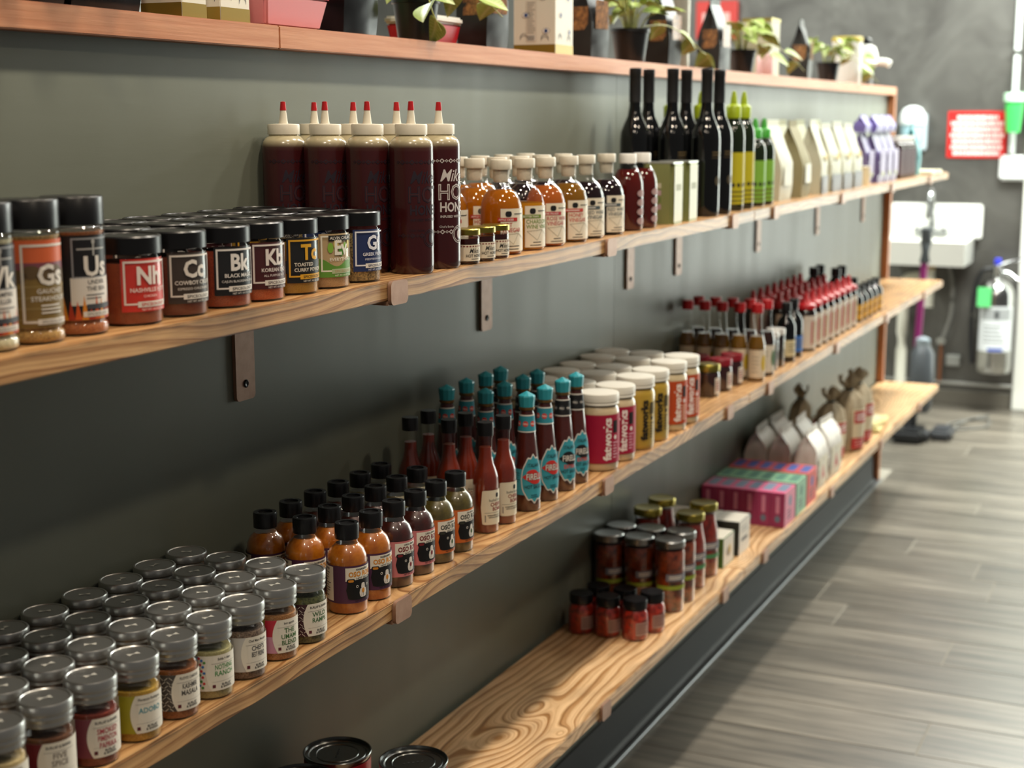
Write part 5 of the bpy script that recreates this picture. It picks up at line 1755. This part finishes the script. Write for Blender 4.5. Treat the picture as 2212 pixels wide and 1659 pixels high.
# white pump grinder at the end of the counter
thing('counter_appliance', 'white appliance with black knob at the end of the counter', 'appliance', (4.700, 0.050, ZL),
      [('stand', box(-0.02, 0.02, -0.02, 0.02, 0, 0.070, mat('#55585a', 0.4, 0.5), 0.003, 2, 'stand')), ('head', lathe(closed([(0.030, 0.060), (0.034, 0.066), (0.036, 0.095), (0.028, 0.118), (0.012, 0.126)]), WHITE, 26, name='head')),
       ('knob', lathe(closed([(0.008, 0.124), (0.016, 0.130), (0.016, 0.142), (0.008, 0.148)]), BLACK, 18, name='knob')), ('spout', tube([(0.0, -0.03, 0.075), (0.0, -0.062, 0.072), (0.0, -0.075, 0.066)], 0.011, WHITE, 12, 'spout'))])

# ---- potted vines
ql = NT('veined_leaf')
co, x, y, z = ql.obj_xyz()
ab = ql.math('ABSOLUTE', y)
vn = ql.math('FRACT', ql.math('MULTIPLY', ql.math('SUBTRACT', x, ql.math('MULTIPLY', ab, 0.8)), 190.0))
vein = ql.math('MAXIMUM', ql.ramp(vn, [(0.0, 1.0), (0.22, 0.0)]), ql.ramp(ab, [(0.0, 1.0), (0.0012, 0.0)]))
nz = ql.noise(co, 160.0, 2)
basec = ql.mix(nz, '#7f9c44', '#b3c46a')
ql.put(ql.b.inputs['Base Color'], ql.mix(ql.math('MULTIPLY', vein, 0.6), basec, '#d9dfae'))
ql.b.inputs['Roughness'].default_value = 0.45
LEAFM = ql.m
STEM = mat('#a8ab5e', 0.5)


def leaf_mesh(l, wdt, curl):
    bm = bmesh.new()
    n = 8
    rows = []
    for k in range(n + 1):
        t = k / n
        wv = wdt * (math.sin(PI * t ** 0.72)) ** 0.85 * (1 - 0.15 * t)
        zc = -curl * l * t * t
        rows.append([bm.verts.new((l * t, s_ * wv / 2, zc + abs(s_) * wv * 0.16)) for s_ in (-1, -0.5, 0, 0.5, 1)])
    for a, b in zip(rows, rows[1:]):
        for i in range(4):
            bm.faces.new((a[i], b[i], b[i + 1], a[i + 1]))
    bmesh.ops.remove_doubles(bm, verts=bm.verts[:], dist=0.0002)
    bmesh.ops.recalc_face_normals(bm, faces=bm.faces)
    r = bmesh.ops.solidify(bm, geom=bm.faces[:], thickness=0.0005)
    return finish('leaf', bm, LEAFM, 60)


LEAVES = [leaf_mesh(0.044, 0.033, 0.25), leaf_mesh(0.038, 0.028, 0.45), leaf_mesh(0.050, 0.038, 0.12)]
POT = mat('#121213', 0.4)


def plant(label, x, y, r, h, n, spread, vines, lift=0.05):
    root = link('potted_vine', None, None, (x, y, ZL))
    tag(root, label, 'plant', 'potted vines on the counter')
    link('pot', lathe([(0, 0), (r * 0.74, 0), (r * 0.76, 0.002), (r * 0.97, h * 0.88), (r * 1.03, h * 0.89), (r * 1.03, h), (r * 0.95, h), (r * 0.92, h * 0.9), (0, h * 0.88)], POT, 32, name='pot'), root)
    link('soil', lathe([(r * 0.915, h * 0.86), (r * 0.90, h * 0.91), (r * 0.4, h * 0.93), (0, h * 0.92)], powder('#2a1e14', '#4a3626', 300, 0.95, 0.0), 24, name='soil'), root)
    for i in range(n):
        a = 2 * PI * i / n + random.uniform(-0.3, 0.3)
        rad = r * random.uniform(0.2, 1.0) * spread
        hh = h + random.uniform(0.4, 1.0) * lift
        tip = (rad * math.cos(a), rad * math.sin(a), hh)
        link('stem', tube(smooth_path([(rad * 0.3 * math.cos(a), rad * 0.3 * math.sin(a), h * 0.9), (rad * 0.6 * math.cos(a), rad * 0.6 * math.sin(a), h + 0.7 * (hh - h)), tip], 3), 0.0010, STEM, 6, 'stem'), root)
        lo = link('leaf', random.choice(LEAVES), root, tip, (random.uniform(-0.5, 0.5), random.uniform(-0.5, 0.6), a + random.uniform(-0.5, 0.5)))
    for pts in vines:
        P = smooth_path(pts, 5)
        link('vine', tube(P, 0.0013, STEM, 6, 'vine', 0.6), root)
        m_ = len(P)
        for k in range(4, m_, 4):
            p = P[k]
            d = (P[min(k + 1, m_ - 1)] - P[k - 1]).normalized()
            sgn = 1 if (k // 4) % 2 else -1
            yaw_ = math.atan2(d.y, d.x) + sgn * 0.9
            link('leaf', LEAVES[(k // 4) % 3], root, p, (random.uniform(-0.4, 0.4) + (0.9 if d.z < -0.5 else 0.5), random.uniform(0.1, 0.7), yaw_))
    return root


# the vine nearest the camera stands out of the picture and shades the wall below it
plant('potted vine above the left edge of the picture, its leaves hanging over the aisle', 0.870, 0.045, 0.030, 0.060, 8, 1.1,
      [[(0.01, -0.02, 0.06), (0.09, -0.08, 0.115), (0.16, -0.125, 0.115), (0.205, -0.145, 0.095)], [(0.0, -0.02, 0.06), (0.12, -0.07, 0.110), (0.21, -0.115, 0.105), (0.250, -0.130, 0.085)]])
plant('potted vine in black pot, nearest in view, runner hanging before the pot', 1.772, 0.022, 0.031, 0.056, 16, 1.5,
      [[(-0.02, -0.015, 0.058), (-0.045, -0.040, 0.060), (-0.052, -0.052, 0.035), (-0.040, -0.058, 0.012)], [(0.0, -0.02, 0.058), (0.06, -0.035, 0.066), (0.12, -0.040, 0.062), (0.17, -0.045, 0.042)]], 0.045)
plant('potted vine in black pot, second in view, runner reaching along the counter', 2.572, 0.022, 0.034, 0.060, 24, 1.6,
      [[(0.01, -0.02, 0.064), (0.09, -0.035, 0.070), (0.18, -0.045, 0.055), (0.26, -0.050, 0.030), (0.31, -0.050, 0.022)]], 0.065)
plant('potted vine in black pot, third in view, bright leaves over the rim', 3.270, 0.020, 0.031, 0.052, 24, 1.6,
      [[(0.01, -0.02, 0.056), (0.12, -0.035, 0.066), (0.25, -0.045, 0.045), (0.36, -0.050, 0.015)], [(-0.01, -0.02, 0.056), (0.02, -0.045, 0.058), (0.05, -0.055, 0.030)]], 0.065)
plant('potted vine in black pot, farthest, yellow-green runner over the counter edge', 4.085, 0.020, 0.031, 0.052, 20, 1.6,
      [[(0.01, -0.02, 0.056), (0.10, -0.040, 0.066), (0.26, -0.048, 0.040), (0.42, -0.050, 0.008)], [(0.02, -0.02, 0.056), (0.14, -0.035, 0.080), (0.30, -0.045, 0.062), (0.40, -0.045, 0.050)]], 0.06)

# ================================================================== hand-wash corner at the far wall
PORC = mat('#e8e8e2', 0.25, 0, 0.4)
CHROME = mat('#c9cccd', 0.15, 1.0)
bm = bmesh.new()
sy0, sy1 = -0.085, 0.250


def basin():
    bm = bmesh.new()
    O = [(6.015, sy0), (6.275, sy0), (6.275, sy1), (6.015, sy1)]
    I = [(6.040, sy0 + 0.03), (6.245, sy0 + 0.03), (6.245, sy1 - 0.03), (6.040, sy1 - 0.03)]
    Bq = [(6.070, sy0 + 0.06), (6.215, sy0 + 0.06), (6.215, sy1 - 0.06), (6.070, sy1 - 0.06)]
    lo = [bm.verts.new((x_ + (0.03 if x_ < 6.1 else 0), y_ * 0.96, 0.595)) for x_, y_ in O]
    hi = [bm.verts.new((x_, y_, 0.700)) for x_, y_ in O]
    ih = [bm.verts.new((x_, y_, 0.700)) for x_, y_ in I]
    ib = [bm.verts.new((x_, y_, 0.612)) for x_, y_ in Bq]
    for i in range(4):
        j = (i + 1) % 4
        bm.faces.new((lo[i], lo[j], hi[j], hi[i]))
        bm.faces.new((hi[i], hi[j], ih[j], ih[i]))
        bm.faces.new((ih[i], ih[j], ib[j], ib[i]))
    bm.faces.new(ib)
    bm.faces.new(lo[::-1])
    bmesh.ops.recalc_face_normals(bm, faces=bm.faces)
    bmesh.ops.bevel(bm, geom=[e for e in bm.edges if all(v.co.z > 0.69 for v in e.verts)], offset=0.008, segments=3, affect='EDGES')
    return finish('basin', bm, PORC, 40)


thing('hand_sink', 'white wall-hung hand sink on the steel wall', 'sink', (0, 0, 0), [
    ('basin', basin()), ('backsplash', box(6.270, 6.2990, -0.112, 0.252, 0.690, 0.828, PORC, 0.006, 2, 'backsplash')),
    ('faucet', tube(smooth_path([(6.262, 0.083, 0.700), (6.262, 0.083, 0.83), (6.235, 0.083, 0.885), (6.19, 0.083, 0.870), (6.175, 0.083, 0.80)], 5), 0.009, CHROME, 10, 'faucet'),
     [('spray_head', lathe([(0.012, 0.770), (0.014, 0.775), (0.012, 0.805), (0, 0.806)], CHROME, 14, name='spray_head'))]),
    ('faucet_base', box(6.235, 6.272, 0.015, 0.150, 0.700, 0.722, CHROME, 0.006, 2, 'faucet_base'), [('handle', box(6.205, 6.250, 0.020, 0.034, 0.722, 0.736, CHROME, 0.004, 2, 'handle')), ('handle', box(6.205, 6.250, 0.131, 0.145, 0.722, 0.736, CHROME, 0.004, 2, 'handle'))]),
])
for o in bpy.data.objects:
    if o.name.startswith('spray_head'):
        o.location = (6.175, 0.083, 0.0)
PVC = mat('#e2e0d2', 0.4)
thing('drain_pipe', 'white drain pipe with elbow under the hand sink', 'pipe', (0, 0, 0), [
    ('pipe', tube(smooth_path([(6.20, 0.172, 0.0), (6.20, 0.172, 0.30), (6.20, 0.170, 0.500), (6.20, 0.140, 0.530), (6.20, 0.105, 0.533)], 4), 0.022, PVC, 14, 'pipe')),
    ('collar', lathe([(0.022, 0.455), (0.027, 0.456), (0.027, 0.480), (0.022, 0.481)], PVC, 18, name='collar'))])
for o in bpy.data.objects:
    if o.name.startswith('collar') and o.parent and o.parent.name.startswith('drain_pipe'):
        o.location = (6.20, 0.172, 0)
thing('trap_pipe', 'short white trap pipe hanging under the sink beside the drain', 'pipe', (6.15, 0.066, 0), [
    ('pipe', lathe(closed([(0.021, 0.42), (0.021, 0.575)]), PVC, 18, name='pipe')), ('nut', lathe([(0.021, 0.50), (0.028, 0.501), (0.028, 0.535), (0.021, 0.536)], PVC, 12, name='nut')), ('brass_ring', lathe([(0.0215, 0.574), (0.024, 0.575), (0.024, 0.592), (0.0215, 0.593)], mat('#a8842c', 0.35, 0.7), 18, name='brass_ring'))])
CU = mat('#9a6242', 0.35, 0.8)
thing('supply_line', 'grey braided supply hose with copper stub below the sink', 'pipe', (0, 0, 0), [
    ('hose', tube(smooth_path([(6.25, 0.010, 0.60), (6.25, -0.012, 0.50), (6.25, -0.010, 0.38), (6.25, 0.020, 0.27)], 5), 0.007, mat('#8f8d88', 0.4, 0.5), 10, 'hose')),
    ('copper_stub', tube([(6.262, 0.022, 0.27), (6.262, 0.024, 0.10)], 0.007, CU, 10, 'copper_stub')), ('valve', box(6.245, 6.280, 0.005, 0.040, 0.255, 0.285, CHROME, 0.005, 2, 'valve'))])
thing('outlet_box', 'small grey pipe box low on the steel wall', 'box', (6.285, -0.025, 0.165), [('box', box(-0.013, 0.013, -0.028, 0.028, 0, 0.045, mat('#9c9d98', 0.4, 0.5), 0.003, 1, 'box')), ('screw', lathe([(0, 0.045), (0.005, 0.0452), (0.005, 0.048), (0, 0.0485)], SILVER, 10, name='screw'))])
# soap dispenser
thing('soap_dispenser', 'white domed soap dispenser on the steel wall above the sink', 'dispenser', (6.235, 0.175, 1.060), [
    ('back_plate', box(0.040, 0.0635, -0.050, 0.050, -0.02, 0.13, mat('#b9c6cc', 0.4), 0.006, 2, 'back_plate')),
    ('dome', lathe(closed([(0.052, 0.085), (0.054, 0.098), (0.050, 0.125), (0.036, 0.148), (0.014, 0.158)]), mat('#e3e9e8', 0.35), 30, name='dome')),
    ('tank', lathe(closed([(0.040, 0.010), (0.044, 0.020), (0.046, 0.085)]), mat('#a9cfdb', 0.2, 0, 0.3), 28, name='tank')),
    ('nozzle', lathe(closed([(0.008, -0.012), (0.012, 0.0), (0.014, 0.010)]), BLACK, 16, name='nozzle'))])
# red notice
L = Label(flat=lambda u, v, o: (6.2948 - o, -u, v), off=0.0003)
rows = [0.75, 0.97, 0.9, 0.98, 0.9, 0.95, 0.86]
L.rect(-0.044, 0.184, 1.014, 1.196, mat('#c9201e', 0.4))
for k, wv in enumerate(rows):
    v = 1.180 - k * 0.0235
    c = 0.070
    u = c - 0.105 * wv
    while u < c + 0.105 * wv - 0.004:
        ww = random.uniform(0.006, 0.022)
        ww = min(ww, c + 0.105 * wv - u)
        L.rect(u, u + ww, v - 0.015, v, mat('#ecd9d6', 0.5), 1)
        u += ww + 0.003
thing('wall_notice', 'red notice with white lines of text on the steel wall', 'sign', (0, 0, 0), [('plate', box(6.2950, 6.2995, -0.185, 0.045, 1.013, 1.197, mat('#c9201e', 0.4), name='plate')), ('print', L.mesh())])
# conduit, switch box, green cup
thing('conduit', 'white vertical conduit beside the door casing', 'conduit', (6.285, -0.208, 0), [('pipe', lathe(closed([(0.012, 1.03), (0.012, 2.35)]), mat('#dfe6e2', 0.4), 18, name='pipe')), ('clip', box(-0.016, 0.0145, -0.016, 0.016, 1.42, 1.432, SILVER, name='clip'))])
thing('green_cup', 'bright green cup hooked on the conduit', 'cup', (6.225, -0.215, 1.115), [('cup', lathe([(0, 0), (0.026, 0), (0.036, 0.120), (0.033, 0.120), (0.024, 0.004), (0, 0.004)], mat('#3fbf5a', 0.4), 26, name='cup')), ('rim', lathe([(0.035, 0.118), (0.041, 0.120), (0.041, 0.150), (0.034, 0.152), (0.032, 0.119)], mat('#bfe8c8', 0.4), 26, name='rim'))])
thing('switch_box', 'white square switch box at the foot of the conduit', 'switch', (6.285, -0.215, 0.925), [('box', box(-0.014, 0.014, -0.050, 0.050, 0, 0.100, mat('#e4e6e4', 0.4), 0.010, 3, 'box')), ('rocker', box(-0.0175, -0.0138, -0.015, 0.015, 0.03, 0.07, mat('#c3ccd6', 0.4), 0.001, 1, 'rocker'))])

# ---- fire extinguisher
EX = [(0.066, 0.0), (0.070, 0.010), (0.072, 0.03), (0.072, 0.300), (0.068, 0.330), (0.052, 0.358), (0.028, 0.372), (0.020, 0.378), (0.020, 0.392)]
L = Label(EX)
L.rect(-0.075, 0.075, 0.090, 0.270, mat('#d4d8da', 0.4))
L.rect(-0.060, 0.060, 0.215, 0.262, mat('#9a9d9e', 0.5), 1)
L.rect(-0.008, 0.008, 0.222, 0.252, mat('#3a3c3e', 0.5), 2)
L.lines(-0.05, 0.05, 0.12, 0.20, 5, 0.006, mat('#8a8d8e', 0.5), 1)
L.rect(-0.030, 0.030, 0.092, 0.104, mat('#2a4aa8', 0.5), 1)
exl = L.mesh()
exo = thing('fire_extinguisher', 'chrome fire extinguisher with green tag hung by the door casing', 'extinguisher', (6.205, -0.190, 0.165), [
    ('cylinder', lathe([(0, 0)] + EX, mat('#b9bab8', 0.2, 1.0), 40, name='cylinder')), ('label', exl),
    ('valve', lathe(closed([(0.016, 0.390), (0.018, 0.395), (0.018, 0.425), (0.010, 0.432)]), CHROME, 18, name='valve')),
    ('gauge', lathe(closed([(0.012, 0.43), (0.014, 0.432), (0.014, 0.452), (0.010, 0.456)]), mat('#2a32c0', 0.4), 16, name='gauge')),
    ('handle', tube([(-0.005, 0.0, 0.425), (-0.02, -0.05, 0.446), (-0.025, -0.095, 0.456)], 0.007, CHROME, 8, 'handle')),
    ('lever', tube([(-0.005, 0.0, 0.410), (-0.02, -0.05, 0.400), (-0.025, -0.085, 0.372)], 0.006, CHROME, 8, 'lever')),
    ('hose', tube(smooth_path([(0, 0.018, 0.415), (-0.01, 0.060, 0.400), (-0.01, 0.086, 0.30), (-0.01, 0.088, 0.15), (-0.01, 0.080, 0.03)], 5), 0.009, mat('#161618', 0.5), 10, 'hose')),
    ('inspection_tag', box(-0.078, -0.0755, 0.010, 0.062, 0.268, 0.345, mat('#5fd07a', 0.5), 0.0008, 1, 'inspection_tag')),
    ('wall_hook', box(0.070, 0.0935, -0.015, 0.015, 0.30, 0.40, mat('#2a2a2c', 0.4), 0.002, 1, 'wall_hook'))], None, R(-62))
exo.rotation_euler = (0, 0, 0)
for o in exo.children:
    if o.name.startswith('label'):
        o.rotation_euler = (0, 0, R(-78))

# ---- upright vacuum in front of the sink
GREY = mat('#4c5054', 0.35, 0.2)
thing('vacuum_cleaner', 'upright vacuum cleaner with purple tube standing before the sink', 'vacuum', (5.56, -0.020, 0.0), [
    ('tube', tube([(0.02, 0.032, 0.10), (0.03, 0.024, 0.400), (0.035, 0.014, 0.660)], 0.013, mat('#7a1f5c', 0.3, 0.2), 14, 'tube')),
    ('grip', tube([(0.035, 0.014, 0.650), (0.037, 0.012, 0.720), (0.030, 0.010, 0.775)], 0.020, mat('#3c4042', 0.45), 12, 'grip')),
    ('motor_body', lathe(closed([(0.030, 0.10), (0.042, 0.12), (0.046, 0.22), (0.042, 0.32), (0.026, 0.35)]), GREY, 26, name='motor_body')),
    ('dust_cup', lathe(closed([(0.022, 0.345), (0.026, 0.35), (0.026, 0.372), (0.012, 0.380)]), mat('#8f9ba3', 0.2, 0.3), 20, name='dust_cup')),
    ('neck', tube([(-0.02, 0.030, 0.03), (-0.01, 0.030, 0.10), (0.0, 0.010, 0.16)], 0.024, mat('#17181a', 0.45), 14, 'neck')),
    ('floor_head', box(-0.130, 0.020, -0.035, 0.085, 0.002, 0.050, mat('#1b1c1e', 0.3), 0.014, 3, 'floor_head'), [('wheel', lathe(closed([(0.018, -0.008), (0.02, -0.006), (0.02, 0.006), (0.018, 0.008)]), mat('#2c2d30', 0.4), 18, name='wheel'))]),
    ('side_brush', box(-0.030, 0.100, -0.120, -0.040, 0.002, 0.042, mat('#3a3c40', 0.3), 0.012, 3, 'side_brush'))])
for o in bpy.data.objects:
    if o.name == 'wheel':
        o.location = (-0.05, -0.036, 0.022)
        o.rotation_euler = (PI / 2, 0, 0)
o = link('power_cord', tube(smooth_path([(5.66, -0.05, 0.005), (5.90, -0.10, 0.005), (6.02, -0.20, 0.005), (5.86, -0.22, 0.005), (5.76, -0.12, 0.005), (5.92, -0.14, 0.012), (6.10, -0.20, 0.005)], 8), 0.0040, mat('#6b6a66', 0.5), 8, 'power_cord'))
tag(o, 'thin grey power cord looped on the floor past the vacuum', 'cord')
# red exit sign far in the kitchen
thing('red_panel', 'blurred red panel high on the far steel wall', 'sign', (6.285, 1.02, 1.50), [('panel', box(-0.012, 0.014, -0.09, 0.09, 0, 0.16, mat('#b8322c', 0.4), 0.004, 1, 'panel')), ('print', box(-0.0130, -0.0122, -0.06, 0.06, 0.05, 0.11, mat('#d9a8a2', 0.5), name='print'))])
